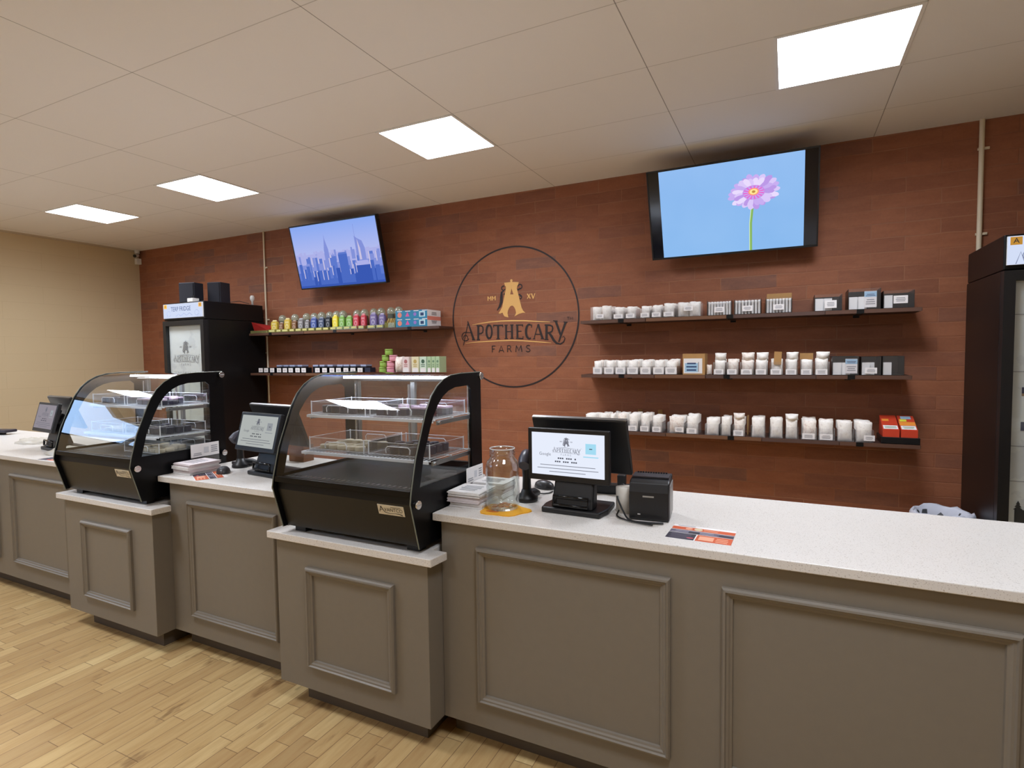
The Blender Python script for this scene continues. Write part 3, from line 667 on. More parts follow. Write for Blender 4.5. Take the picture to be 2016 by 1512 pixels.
tv(-.937, 1.45, 2.605, 1.18, .352, -.003, 'wall mounted television showing a pink gerbera flower on blue', flower, .082)
tv(-4.80, 1.46, 2.618, 1.18, .236, .008, 'wall mounted tilted television showing a hazy blue city skyline', skyline, .0)

# ================================================================= FRIDGES
MARB = pouch_mat('marble_wrap', (232, 232, 236), (206, 206, 214), .45)
GOLDM = M('gold_patch', (226, 166, 62), .5)
def fridge(x0, label, side):
    w, y0, y1, h = .70, .905 if side == 'L' else .965, 1.70, 2.165
    cx = x0 + w / 2; e = empty('merchandiser_fridge', (cx, y0, 0), label, 'fridge'); d = y1 - y0
    b = MB()
    b.box(-w / 2, w / 2, .055, d, .06, 1.97, BLKM); b.build('cabinet', e, .006)
    b = MB(); b.box(-w / 2, w / 2, .02, d - .02, 1.972, h, BLKM); b.build('header_box', e, .006)
    b = MB(); b.box(-w / 2, w / 2, .03, .06, .0, .16, BLACK)
    for k in range(6): b.box(-w / 2 + .05, w / 2 - .05, .024, .030, .03 + k * .02, .04 + k * .02, GLOSSBLK)
    b.build('kick_grille', e)
    b = MB(); b.box(-w / 2 + .012, w / 2 - .012, .008, .0195, 1.995, h - .012, WHITE)
    A = Art(b, (0, .0075, (1.995 + h - .012) / 2), (1, 0, 0), (0, 0, 1), (0, -1, 0)); SG = emis('header_sign_lit', (206, 216, 240), 1.0)
    A.rect(-w / 2 + .012, w / 2 - .012, -.078, .078, SG, .0005)
    BL = M('sign_blue', (52, 74, 120), .5); LB = M('sign_pale', (150, 162, 200), .5)
    if side == 'L': A.text('TERP FRIDGE', -.03, .018, .070, BL, .0012, .85)
    for sx in (-1, 1):
        A.rect(sx * (w / 2 - .05) - .026, sx * (w / 2 - .05) + .026, .03, .074, GOLDM, .0010); A.text('A', sx * (w / 2 - .05), .052, .04, INK, .0015)
        A.arc(sx * .24, -.03, .03, 20, 340, .004, LB, .0010); A.stroke([(sx * .30, -.075), (sx * .28, -.01), (sx * .26, -.075)], .004, LB, .001)
    A.stroke([(-.12, -.06), (-.07, -.035), (-.03, -.06), (.02, -.03), (.07, -.055), (.12, -.03), (.17, -.06)], .006, LB, .0010)
    b.build('header_sign', e)
    # door: frame ring + glass + handle
    b = MB(); z0, z1 = .17, 1.965
    for a in ((-w / 2, -w / 2 + .052, z0, z1), (w / 2 - .052, w / 2, z0, z1), (-w / 2 + .052, w / 2 - .052, z0, z0 + .06), (-w / 2 + .052, w / 2 - .052, z1 - .055, z1)): b.box(a[0], a[1], .0, .052, a[2], a[3], BLACK)
    dr = b.build('door', e)
    b = MB(); b.box(-w / 2 + .052, w / 2 - .052, .022, .028, z0 + .06, z1 - .055, GLASS); b.build('door_glass', dr)
    b = MB(); hx = w / 2 - .03; b.tube([(hx, 0, 1.05), (hx, -.03, 1.07), (hx, -.03, 1.38), (hx, 0, 1.40)], .009, BLACK, 10); b.build('handle', dr)
    b = MB(); A = Art(b, (0, .034, 1.1), (1, 0, 0), (0, 0, 1), (0, -1, 0)); ix = w / 2 - .056
    b.box(-ix, ix, .036, .05, z0 + .062, z1 - .057, MARB)
    if side == 'L':
        A2 = Art(b, (0.0, .0348, 1.60), (1, 0, 0), (0, 0, 1), (0, -1, 0), .40); logo(A2, GREYINK, M('grey_ink2', (132, 132, 140), .8), ring=False)
    else:
        NV = M('navy_band', (58, 62, 92), .6); TB = M('tree_black', (48, 48, 52), .7); TN = M('tan_band', (176, 142, 112), .6)
        A.rect(-ix + .045, .2, .18, .215, NV, .0006); A.rect(-ix + .045, .2, .165, .18, TN, .0006); A.rect(-ix + .045, .2, -.03, .02, NV, .0006); A.rect(-ix + .045, .2, .02, .165, M('label_white', (236, 236, 238), .5), .0006)
        A.rect(-ix + .03, .25, -.62, -.48, TB, .0008)
        for k in range(9):
            x = -ix + .045 + k * .055; hh = .05 + .035 * ((k * 7) % 3)
            for q in range(3): A.poly([(x - .022 + q * .006, -.48 + q * hh * .3), (x + .022 - q * .006, -.48 + q * hh * .3), (x, -.48 + hh * (.45 + q * .3))], TB, .001 + q * .0001)
        for zz in (.62, .30, -.12, -.32, -.72): A.rect(-ix, ix, zz, zz + .004, GREYINK, .0007)
    b.build('door_wrap', e)
    return e
fridge(-6.893, 'tall black fridge with a white logo door, left of the shelves', 'L')
fridge(.545, 'tall black fridge with a white tree printed door at the right edge', 'R')
# things on the left fridge
def speaker(x, y, w, d, h, label):
    e = empty('loudspeaker', (x, y, 2.1652), label, 'speaker', None, .25)
    b = MB(); b.box(-w / 2, w / 2, 0, d, 0, h, M('speaker_black', (34, 34, 44), .7)); b.build('cabinet', e, .006)
    b = MB(); b.box(-w / 2 + .01, w / 2 - .01, -.008, 0, .01, h - .01, M('speaker_cloth', (26, 26, 34), .95)); b.build('grille', e)
speaker(-6.56, .98, .20, .14, .225, 'black bookshelf speaker at the left end on top of the fridge')
speaker(-6.35, 1.16, .17, .16, .235, 'black bookshelf speaker with its side showing on top of the fridge')
e = empty('amplifier', (-6.52, .945, 2.1652), 'small cream amplifier box between the two black speakers', 'amplifier')
b = MB(); b.box(.045, .135, -.02, .06, 0, .04, WHITE); b.build('body', e, .004)
b = MB(); b.cyl((.10, .02, .041), (.10, .02, .07), .022, BLACK, 18); b.build('dial', e)
e = empty('plug_adapter', (-6.27, 1.60, 2.1652), 'small white plug adapter with cable at the back of the left fridge', 'adapter')
b = MB(); b.lathe([(0, 0), (.012, .0), (.012, .05), (.026, .07), (.026, .10), (.016, .118), (0, .12)], (0, 0, 0), WHITE, 16); b.build('body', e)
b = MB(); b.tube([(-.03, -.02, .02), (-.1, -.1, .05), (-.2, -.14, .04), (-.3, -.2, .006)], .004, BLACK, 6); b.build('cable', e)

# ================================================================= SHELVES
def shelf(x0, x1, z, label, cuts):
    e = empty('wall_shelf', ((x0 + x1) / 2, W, z), label, 'shelf'); cx = (x0 + x1) / 2
    b = MB(); b.box(x0 - cx, x1 - cx, 1.462 - W, -.001, -.026, -.0015, SHELFW); b.build('board', e, .002, 1)
    xs = [x0] + cuts + [x1]
    for i in range(len(xs) - 1):
        b = MB(); b.box(xs[i] - cx + .003, xs[i + 1] - cx - .003, 1.456 - W, 1.4615 - W, -.027, -.001, M('edge%d' % (i % 3), [(92, 62, 48), (112, 76, 52), (84, 60, 52)][i % 3], .6)); b.build('edge_strip', e)
    for x in (x0 + .35, (x0 + x1) / 2, x1 - .35):
        b = MB(); b.box(x - cx - .02, x - cx + .02, -.005, -.0005, -.045, -.027, BLKM); b.box(x - cx - .02, x - cx + .02, -.23, -.005, -.031, -.0265, BLKM)
        b.box(x - cx - .022, x - cx + .022, 1.452 - W, 1.4555 - W, -.029, .001, BLKM); b.build('bracket', e)
ZR1, ZR2, ZR3, ZL1, ZL2 = 1.815, 1.362, .896, 1.826, 1.366
shelf(-2.112, .262, ZR1, 'top dark wood shelf right of the wall logo', [-1.56, -.95, -.3])
shelf(-2.108, .215, ZR2, 'middle dark wood shelf right of the wall logo', [-1.49, -1.1, -.35])
shelf(-2.10, .272, ZR3, 'bottom dark wood shelf right of the wall logo, behind the till', [-1.4, -.7, -.2])
shelf(-6.17, -3.53, ZL1, 'top dark wood shelf between the left fridge and the logo', [-5.3, -4.4])
shelf(-6.17, -3.54, ZL2, 'lower dark wood shelf between the left fridge and the logo', [-5.3, -4.4])

PW = pouch_mat('white_pouch', (252, 247, 240), (224, 210, 204), .4)
PP = pouch_mat('pinkish_pouch', (250, 240, 230), (206, 168, 152), .45)
def pouch_mesh(name, seed, m):
    r = random.Random(seed); nx, nz = 6, 8; F = []; B = []
    for k in range(nz + 1):
        for i in range(nx + 1):
            u = i / nx - .5; t = k / nz
            bul = (1 - (2 * u) ** 2) * math.sin(math.pi * min(1, t * 1.02)) ** .6 if 0 < k < nz else 0
            wob = r.uniform(-.012, .012)
            x = u * (1 - .05 * math.sin(math.pi * t)) + wob * .6; z = t + (r.uniform(-.02, .02) if k == nz else 0)
            cr = .08 * math.sin(t * 5 + seed) + r.uniform(-.04, .04)
            F.append((x, -(.5 * bul + .03) + cr * .5, z)); B.append((x, .5 * bul + .03 + cr * .5, z))
    b = MB(); n = len(F); q = nx + 1; fs = []
    for k in range(nz):
        for i in range(nx):
            a = k * q + i; fs.append((a, a + 1, a + q + 1, a + q)); fs.append((n + a, n + a + q, n + a + q + 1, n + a + 1))
    for k in range(nz): fs.append((k * q, (k + 1) * q, n + (k + 1) * q, n + k * q)); fs.append((k * q + nx, n + k * q + nx, n + (k + 1) * q + nx, (k + 1) * q + nx))
    for i in range(nx): fs.append((i, n + i, n + i + 1, i + 1)); fs.append((nz * q + i, nz * q + i + 1, n + nz * q + i + 1, n + nz * q + i))
    b.poly(F + B, fs, m, True); return b.build(name)
POUCH = [pouch_mesh('pouch', s, PW if s % 2 else PP) for s in (1, 2, 3, 5)]
LBL = M('label_card', (238, 234, 234), .7)
seq = [0]
def pouch(x, y, z, w, h, dpt, label, group, rx=0.0, rz=0.0, white=None):
    i = seq[0] % 4; seq[0] += 1
    if white is not None: i = white
    return place(POUCH[i], 'pouch%d' % i, (x, y, z), 0, label, 'pouch', group) if False else _pouch(i, x, y, z, w, h, dpt, label, group, rx, rz)
def _pouch(i, x, y, z, w, h, dpt, label, group, rx, rz):
    k = 'pouch%d' % i
    if k in used: o = POUCH[i].copy(); COL.objects.link(o)
    else: used.add(k); o = POUCH[i]
    o.location = (x, y, z); o.scale = (w, dpt, h); o.rotation_euler = (rx, 0, rz); tag(o, label, 'pouch', group); return o
def bin_(x0, x1, z, h, label, card=None, m=None, y0=1.466, y1=1.70, fh=None, bottom=None):
    m = m or ACRYL; cx = (x0 + x1) / 2; e = empty('shelf_bin', (cx, y0, z), label, 'bin'); w = (x1 - x0) / 2; d = y1 - y0
    b = MB(); fh = fh or h; bm_ = bottom or m
    b.box(-w, w, 0, d, 0, .002, bm_); b.box(-w, w, 0, .002, .002, fh, m if m is ACRYL else ACRYL); b.box(-w, w, d - .002, d, .002, h, m); b.box(-w, -w + .002, .002, d - .002, .002, h, m); b.box(w - .002, w, .002, d - .002, .002, h, m)
    b.build('bin_body', e)
    if card:
        a0, a1, c0, c1 = card; b = MB(); b.box(a0, a1, -.0015, -.0003, c0, c1, LBL); A = Art(b, ((a0 + a1) / 2, -.0016, (c0 + c1) / 2), (1, 0, 0), (0, 0, 1), (0, -1, 0))
        A.lines(-(a1 - a0) * .36, (a1 - a0) * .36, -(c1 - c0) * .3, (c1 - c0) * .3, 3, GREYINK); b.build('label_card', e)
    return e
def stack(x0, x1, z, h, n, where, cols=1, y0=1.475, y1=1.69, dz=0.0):
    w = (x1 - x0) / cols
    for c in range(cols):
        for k in range(n):
            y = y0 + (y1 - y0) * (k + .5) / n; xx = x0 + w * (c + .5) + random.uniform(-.004, .004)
            hh = h * (1 + random.uniform(-.04, .04)) + k * dz
            if k == 0: lb = 'front %swhite pouch, %s' % ('' if cols == 1 else ('left ' if c == 0 else 'right '), where); g = 'white pouches on the right shelves'
            else: lb = '%s %swhite pouch back, %s' % (NUM[k], '' if cols == 1 else ('left ' if c == 0 else 'right '), where); g = 'white pouches on the right shelves'
            pouch(xx, y, z, w * .90, hh, min(.045, (y1 - y0) / n * .82), lb, g, random.uniform(-.015, .02), random.uniform(-.02, .02))
# --- right top shelf
RT = [(-2.023, -1.84, 0.118, 'wide'), (-1.831, -1.737, 0.108, 'bag'), (-1.729, -1.641, 0.107, 'bag'), (-1.608, -1.525, 0.102, 'bag'), (-1.518, -1.434, 0.107, 'bag'), (-1.426, -1.332, 0.118, 'bag'), (-1.324, -1.137, 0.116, 'wide')]
for i, (x0, x1, h, t) in enumerate(RT):
    w = x1 - x0; cols = 2 if t == 'wide' else 1
    wh = '%s bin from the left, top right shelf' % NUM[i]
    if t == 'wide': bin_(x0, x1, ZR1, h * .95, 'clear wide acrylic bin of pouches, %s from the left on the top right shelf' % NUM[i], (-.04, .02, .016, .048) if i == 0 else (-.035, .035, .045, .08))
    else: bin_(x0, x1, ZR1, h * .8, 'clear narrow acrylic bin of pouches, %s from the left on the top right shelf' % NUM[i], (-w * .42, w * .38, .008, .042))
    stack(x0 + .004, x1 - .004, ZR1 + .003, h - .006, 4, wh, cols)
# tube bins

tb = MB(); tb.lathe([(0, 0), (.008, 0), (.0085, .003), (.0085, .084), (.0092, .085), (.0092, .099), (.007, .101), (0, .101)], (0, 0, 0), M('tube_white', (244, 243, 242), .35), 12); TUBE = tb.build('preroll_tube')
DKB = thin_glass('smoke_plastic', (.25, .25, .28, 1), .7, .01)
for i, (x0, x1, h) in enumerate([(-1.092, -.915, .112), (-.899, -.712, .112), (-.683, -.508, .112)]):
    cx = (x0 + x1) / 2; bin_(x0, x1, ZR1, h, 'smoky bin of white tubes, %s of three, top right shelf' % NUM[i], (-.035, .035, .022, .062), DKB, y1=1.62)
    for r in range(2):
        for k in range(8):
            place(TUBE, 'tube', (x0 + .014 + k * (x1 - x0 - .028) / 7, 1.486 + r * .03, ZR1 + .0025), 0, '%s slim white tube from the left, %s row of the %s tube bin' % (NUM[k], ['front', 'rear'][r], NUM[i]), 'tube', 'white tubes in the smoky bins')
b = MB(); b.box(-.085, .085, 0, .06, 0, .155, CARD); o = b.build('cardboard_box', None, .002, 1); o.location = (-.595, 1.63, ZR1); tag(o, 'kraft cardboard box behind the third smoky tube bin, top right shelf', 'box')
# black bins
PK = MB(); PK.box(-.024, .024, -.004, .004, 0, .085, M('packet_white', (244, 243, 242), .5)); PKT = PK.build('paper_packet')
BLUEL = M('pale_blue_label', (164, 200, 226), .6)
def blackbin(x0, x1, z, h, n, label, wh, card, big=False, npk=3):
    e = bin_(x0, x1, z, h, label, card, M('bin_black', (24, 24, 27), .3), fh=h)
    for k in range(npk):
        place(PKT, 'pkt', (x0 + .03 + k * .028, 1.486 + (k % 2) * .02, z + .0025), random.uniform(-.1, .1), NUM[k] + ' white packet in the ' + wh, 'packet', 'packets in the ' + wh)
    if big:
        b = MB(); b.box(.0, .072, .004, .008, .012, h * .86, LBL); A = Art(b, (.036, .0038, h * .5), (1, 0, 0), (0, 0, 1), (0, -1, 0)); A.rect(-.036, .036, .012, h * .34, BLUEL); A.lines(-.028, .028, .016, .034, 2, M('navy_ink', (44, 66, 110), .6)); A.lines(-.028, .028, -h * .3, 0, 3, GREYINK); b.build('backing_card', e)
blackbin(-.367, -.196, ZR1, .115, 0, 'black bin with small white label, left of three black bins on the top right shelf', 'left black bin on the top right shelf', (-.02, .052, .018, .072))
blackbin(-.160, .030, ZR1, .142, 0, 'largest black bin with pale blue label on the top right shelf', 'large black bin on the top right shelf', None, True)
blackbin(.045, .219, ZR1, .118, 0, 'black bin with white label at the right end of the top right shelf', 'right end black bin on the top right shelf', (-.03, .05, .03, .082), npk=1)
# --- right middle shelf
RM = [(-2.004, -1.924), (-1.907, -1.824), (-1.811, -1.726), (-1.713, -1.621), (-1.605, -1.519), (-1.502, -1.414), (-1.406, -1.296)]
for i, (x0, x1) in enumerate(RM):
    w = min(x1 - x0, .092)
    bin_(x0, x0 + w, ZR2, .066, 'short bin with white label card, %s from the left on the middle right shelf' % NUM[i], (-w / 2 + .001, w / 2 - .004, .004, .058))
    stack(x0 + .002, x0 + w - .002, ZR2 + .003, .108, 4, '%s short bin from the left, middle right shelf' % NUM[i], 1, dz=.003)
b = MB(); b.box(-.083, .083, 0, .16, 0, .163, CARD)
A = Art(b, (-.004, 0, .078), (1, 0, 0), (0, 0, 1), (0, -1, 0)); A.rect(-.072, .068, -.068, .048, LBL, .0006); A.rect(-.062, .035, -.058, .012, BLUEL, .0009); A.lines(-.055, .03, -.055, .022, 3, M('navy_ink', (44, 66, 110), .6), .0012); A.rect(.038, .042, -.055, .02, INK, .0012)
o = b.build('cardboard_box', None); o.location = (-1.189, 1.47, ZR2); tag(o, 'kraft box with pale blue and white label on the middle right shelf', 'box')
RM2 = [(-1.046, -.957, 1), (-.951, -.864, 0), (-.854, -.757, 1), (-.752, -.662, 1), (-.652, -.560, 0), (-.551, -.464, 1), (-.452, -.367, 0), (-.360, -.266, 1)]
for i, (x0, x1, top) in enumerate(RM2):
    w = x1 - x0; wh = '%s bin right of the kraft box, middle right shelf' % NUM[i]
    bin_(x0, x1, ZR2, .095, 'clear bin of pouches, %s right of the kraft box, middle right shelf' % NUM[i], (-w * .42, w * .35, .003, .042))
    stack(x0 + .003, x1 - .003, ZR2 + .003, .112, 4, wh)
    if top: pouch((x0 + x1) / 2 + .005, 1.52, ZR2 + .106, w * .92, .062, .06, 'small pouch lying on the ' + wh, None, .25, random.uniform(-.2, .2))
pouch(-1.076, 1.50, ZR2 + .001, .04, .075, .02, 'small slanted pouch between the kraft box and the pouch bins', None, 0, .5)
for x, z, w, h, r, lb in ((-.60, .075, .05, .095, .05, 'upright kraft card sleeve among the pouches of the middle right shelf'), (-.41, .112, .085, .045, 0, 'flat kraft card sleeve on top of the pouches, middle right shelf')):
    b = MB(); b.box(-w / 2, w / 2, 0, .012, 0, h, CARD); o = b.build('card_sleeve'); o.location = (x, 1.535 if h < .09 else 1.471, ZR2 + z); o.rotation_euler = (0, r, 0); tag(o, lb, 'card sleeve')
blackbin(-.251, -.090, ZR2, .132, 0, 'black bin with pale blue label at the right of the middle right shelf', 'blue labelled black bin on the middle right shelf', None, True)
blackbin(-.077, .040, ZR2, .128, 0, 'black bin with white papers, second from the right end of the middle right shelf', 'second last black bin on the middle right shelf', (-.035, .035, .012, .052), npk=2)
blackbin(.047, .171, ZR2, .130, 0, 'black bin with no label at the right end of the middle right shelf', 'last black bin on the middle right shelf', None, npk=1)
# --- right low shelf
RL = [(-2.088, -1.98, .125), (-1.971, -1.878, .13), (-1.869, -1.815, .135), (-1.809, -1.719, .135), (-1.71, -1.622, .135), (-1.612, -1.527, .137), (-1.515, -1.43, .126), (-1.39, -1.258, .126), (-1.248, -1.152, .142), (-1.103, -1.0, .122), (-.992, -.915, .135), (-.904, -.815, .128), (-.776, -.675, .137), (-.651, -.557, .138), (-.543, -.455, .140), (-.44, -.338, .136), (-.33, -.226, .133), (-.214, -.11, .133), (-.103, .006, .133)]
for i, (x0, x1, h) in enumerate(RL):
    w = x1 - x0; wh = '%s bin from the left, bottom right shelf' % NUM[i]
    card = (-w * .42, w * .36, .004, .046) if i in (4, 5, 6, 11, 16) or i % 7 == 1 else None
    if i in (7, 18): card = (-.005, .06, .012, .05)
    bin_(x0, x1, ZR3, .085, 'clear bin of white pouches, %s from the left on the bottom right shelf' % NUM[i], card)
    stack(x0 + .003, x1 - .003, ZR3 + .003, h, 5, wh)
pouch(-.86, 1.515, ZR3 + .125, .08, .05, .06, 'small white pouch lying on the twelfth bin of the bottom right shelf', None, .3, .1)
pouch(-.50, 1.515, ZR3 + .135, .085, .045, .07, 'small white pouch lying on the fifteenth bin of the bottom right shelf', None, .3, -.1)
for x, lb in ((-1.66, 'kraft card sticking up behind the fifth bin of the bottom right shelf'), (-1.49, 'kraft card sticking up behind the seventh bin of the bottom right shelf'), (-.80, 'kraft card sticking up beside the twelfth bin of the bottom right shelf')):
    b = MB(); b.box(-.02, .02, 0, .004, 0, .13 if x < -1 else .15, CARD); o = b.build('kraft_card'); o.location = (x, 1.7 if x < -1 else 1.60, ZR3 + .03 if x < -1 else ZR3); o.rotation_euler = (0, .0, .7 if x < -1 else 1.4); tag(o, lb, 'card')
b = MB(); b.box(-.11, .11, 0, .235, 0, .045, M('bin_black', (30, 30, 34), .3)); o = b.build('black_display_base', None, .003, 1); o.location = (.158, 1.463, ZR3); tag(o, 'low black display base at the right end of the bottom right shelf', 'display base')
RD = M('red_print', (206, 66, 40), .5); OR = M('orange_print', (240, 150, 60), .5); YE = M('yellow_patch', (226, 222, 70), .5)
for i, (x, lb) in enumerate(((.105, 'red and white product box, left of two on the black display base'), (.208, 'red product box with yellow patch, right of two on the black display base'))):
    b = MB(); b.prism([(0, 0), (.19, 0), (.19, .13), (.0, .05)], lambda u, v, d: (d, u, v), -.047, .047, RD)
    sl = Vector((0, .19, .08)).normalized(); nn = Vector((0, -sl.z, sl.y)); A = Art(b, (0, 0, .05), (1, 0, 0), sl, nn)
    A.rect(-.042, .042, .01, .06, LBL, .0008); A.rect(-.046, .046, .065, .115, OR if i else RD, .0007); A.rect(-.04, .0, .12, .15, YE if i else OR, .001); A.rect(-.03, .03, .155, .195, BLUEL if i else RD, .001); A.lines(-.035, .035, .02, .05, 2, M('green_ink', (110, 150, 90), .5), .0012)
    o = b.build('product_box'); o.location = (x, 1.468, ZR3 + .0455); tag(o, lb, 'product box')
# --- left top shelf
cols = {'gold': (206, 176, 66), 'brown': (128, 86, 52), 'grey': (128, 124, 124), 'blue': (66, 84, 150), 'navy': (66, 78, 104), 'black': (26, 28, 30), 'yellow': (236, 216, 46), 'green': (126, 178, 74), 'red': (206, 60, 72), 'purple': (120, 104, 156)}
OLV = thin_glass('olive_plastic', (.80, .80, .50, 1), .8, .02, 0, .35, (.42, .40, .16, 1))
def candy_mesh(c):
    r, h = .5, 1.0; b = MB(); m = M('pouch_' + c, cols[c], .35); lt = M('pouchlabel_' + c, tuple(min(255, int(k * .55 + 110)) for k in cols[c]), .4)
    b.prism([(-.5, 0), (.5, 0), (.48, .25), (.5, .55), (.46, .86), (.34, .97), (-.34, .97), (-.46, .86), (-.5, .55), (-.48, .25)], lambda u, v, d: (u, d, v), -.28, .28, m)
    b.prism([(-.34, .97), (.34, .97), (.25, 1.1), (-.25, 1.1)], lambda u, v, d: (u, d, v), -.12, .12, lt)
    A = Art(b, (0, -.28, .5), (1, 0, 0), (0, 0, 1), (0, -1, 0)); A.disc(0, -.08, .28, lt, .008, 20, .2); A.rect(-.3, .3, .18, .32, lt, .008); A.disc(0, -.1, .12, m, .012, 14, .1)
    return b.build('sweet_pouch', None, .03, 1)
LTp = [(-5.861, -5.753, .125, 'gold'), (-5.735, -5.660, .10, 'brown'), (-5.650, -5.552, .14, 'gold'), (-5.532, -5.456, .115, 'brown'), (-5.438, -5.350, .13, 'grey'), (-5.335, -5.262, .11, 'grey'), (-5.246, -5.152, .135, 'blue'), (-5.134, -5.042, .13, 'navy'), (-5.031, -4.948, .14, 'black'), (-4.929, -4.847, .145, 'yellow'), (-4.836, -4.754, .135, 'green'), (-4.738, -4.650, .13, 'green'), (-4.640, -4.560, .14, 'red'), (-4.537, -4.466, .14, 'red'), (-4.416, -4.322, .145, 'purple'), (-4.300, -4.216, .135, 'purple')]
dm = {}
for i, (x0, x1, h, c) in enumerate(LTp):
    x = (x0 + x1) / 2
    if c not in dm: dm[c] = candy_mesh(c); o = dm[c]
    else: o = dm[c].copy(); COL.objects.link(o)
    o.location = (x, 1.515, ZL1 + .006); o.scale = ((x1 - x0) * .92, .055, h); tag(o, '%s sweet pouch, %s from the left in front, top left shelf' % (c, NUM[i]), 'sweet pouch')
    w = (x1 - x0) / 2 + .003
    e = empty('display_tray', (x, 1.467, ZL1), 'low olive tray holding the %s sweet pouch from the left, top left shelf' % NUM[i], 'tray')
    b = MB(); b.box(-w, w, 0, .10, 0, .003, OLV); b.box(-w, w, 0, .003, .003, .034, OLV); b.box(-w, -w + .003, .003, .1, .003, .034, OLV); b.box(w - .003, w, .003, .1, .003, .034, OLV); b.build('tray_body', e)
    b = MB(); b.box(-w * .75, w * .75, -.0015, -.0003, .008, .028, M('olive_card', (206, 200, 130), .6)); b.build('label_card', e)
dome = thin_glass('dome_plastic', (.84, .9, .80, 1), 1.4, .06, .05, .30, (.66, .72, .58, 1))
b = MB(); b.lathe([(0, 0), (.036, 0), (.038, .01), (.038, .10), (.034, .125), (.034, .128)], (0, 0, 0), M('jar_lower', (92, 96, 84), .4), 20); J0 = b.build('jar_body')
for i, (x, h) in enumerate([(-5.80, .03), (-5.60, .045), (-5.42, .05), (-5.30, .04), (-5.19, .065), (-5.07, .055), (-4.97, .075), (-4.88, .07), (-4.68, .06), (-4.58, .075), (-4.455, .08), (-4.355, .085), (-4.23, .085), (-4.13, .09)]):
    e = empty('domed_jar', (x, 1.62, ZL1), 'grey green domed jar, %s from the left, back row, top left shelf' % NUM[i], 'jar')
    if i == 0: j = J0
    else: j = J0.copy(); COL.objects.link(j)
    j.parent = e; s = 1.0 + h * 2; j.scale = (1, 1, s)
    b = MB(); z0 = .128 * s; b.lathe([(.041, 0), (.044, .02), (.040, .045), (.028, .062), (.012, .070), (0, .071)], (0, 0, z0), dome, 20); b.build('domed_lid', e)
# tray of pre-rolls and cartons
e = empty('preroll_tray', (-4.133, 1.468, ZL1), 'olive tray of tan rolled sticks beside the teal cartons', 'tray')
b = MB(); b.box(-.064, .064, 0, .12, 0, .003, OLV); b.box(-.064, .064, 0, .003, .003, .05, OLV); b.box(.061, .064, .003, .12, .003, .07, OLV); b.box(-.064, -.061, .003, .12, .003, .07, OLV); b.build('tray_body', e)
b = MB(); b.tube([(0, 0, 0), (0, .05, .09)], [.004, .006], M('tan_roll', (196, 164, 96), .6), 8); RO = b.build('rolled_stick')
for k in range(9): place(RO, 'roll', (-4.187 + k * .0135, 1.48 + (k % 3) * .012, ZL1 + .006), 0, NUM[k] + ' tan rolled stick from the left beside the teal cartons', 'rolled stick', 'rolled sticks in the olive tray')
TEAL = M('teal_carton', (44, 134, 174), .45); SAL = M('salmon_print', (232, 140, 122), .5); PNK = M('pink_print', (220, 92, 160), .5)
for i in range(2):
    b = MB(); b.box(-.19, .19, 0, .235, 0, .081, LBL); A = Art(b, (0, 0, .0405), (1, 0, 0), (0, 0, 1), (0, -1, 0)); A.rect(-.19, .19, -.0405, .0405, TEAL, .0006)
    A.disc(-.14, -.003, .026, SAL, .001, 18); A.poly([(-.07, -.02), (-.02, -.02), (-.045, .025)], PNK, .001); A.disc(.045, .0, .018, M('violet_print', (150, 120, 200), .5), .001, 14); A.rect(.095, .165, -.028, .026, M('cyan_patch', (190, 224, 236), .5), .001); A.rect(.11, .15, -.018, .012, M('navy_ink', (44, 66, 110), .6), .0013)
    for k in range(4): A.rect(-.17 + k * .1, -.11 + k * .1, .029, .036, LBL, .001)
    B = Art(b, (.19, .117, .0405), (0, 1, 0), (0, 0, 1), (1, 0, 0)); B.rect(-.117, .117, -.0405 if i else .022, -.022 if i else .0405, SAL, .0006); B.lines(-.05, .05, -.012, .02, 3, INK, .001)
    o = b.build('product_carton'); o.location = (-3.864, 1.468, ZL1 + i * .0815); tag(o, ('upper' if i else 'lower') + ' of two stacked teal and white cartons at the end of the top left shelf', 'carton')
b = MB(); b.poly([(0, 0, 0), (.20, .02, .0), (.22, .16, .0), (.02, .15, 0), (-.03, -.01, .10), (.10, .0, .05), (.19, .1, .055), (.05, .14, .07)], [(0, 1, 2, 3), (4, 5, 6, 7), (0, 1, 5, 4), (1, 2, 6, 5), (2, 3, 7, 6), (3, 0, 4, 7)], M('red_foil', (150, 36, 34), .35)); o = b.build('crumpled_bag'); o.location = (-6.12, 1.49, ZL1 + .03)
tag(o, 'crumpled dark red bag at the fridge end of the top left shelf', 'bag')
b = MB(); b.box(-.14, .14, 0, .16, 0, .03, OLV); o = b.build('display_tray'); o.location = (-6.02, 1.468, ZL1 - .0005); tag(o, 'low olive tray under the crumpled red bag on the top left shelf', 'tray')
# --- left lower shelf: little black boxes with white labels
bb = empty('labelled_box', (0, 0, 0), 'x', 'box', 'little black boxes on the lower left shelf')
b = MB(); b.box(-.036, .036, 0, .085, 0, .060, M('box_black', (20, 20, 24), .4)); b.build('box_body', bb, .001, 1)
b = MB(); b.box(-.033, .033, -.0015, -.0003, .008, .055, LBL); A = Art(b, (0, -.0016, .03), (1, 0, 0), (0, 0, 1), (0, -1, 0)); A.lines(-.02, .02, -.012, .01, 2, GREYINK); b.build('label_card', bb)
LMx = [-6.009, -5.921, -5.822, -5.712, -5.620, -5.529, -5.423, -5.331, -5.127, -5.023, -4.918, -4.825, -4.722, -4.625, -4.529]
for i, x in enumerate(LMx):
    lb = 'little black box with white label, %s from the left on the lower left shelf' % NUM[i]
    if i == 0: bb.location = (x, 1.468, ZL2); bb['label'] = lb
    else: dup(bb, (x, 1.468, ZL2), label=lb)
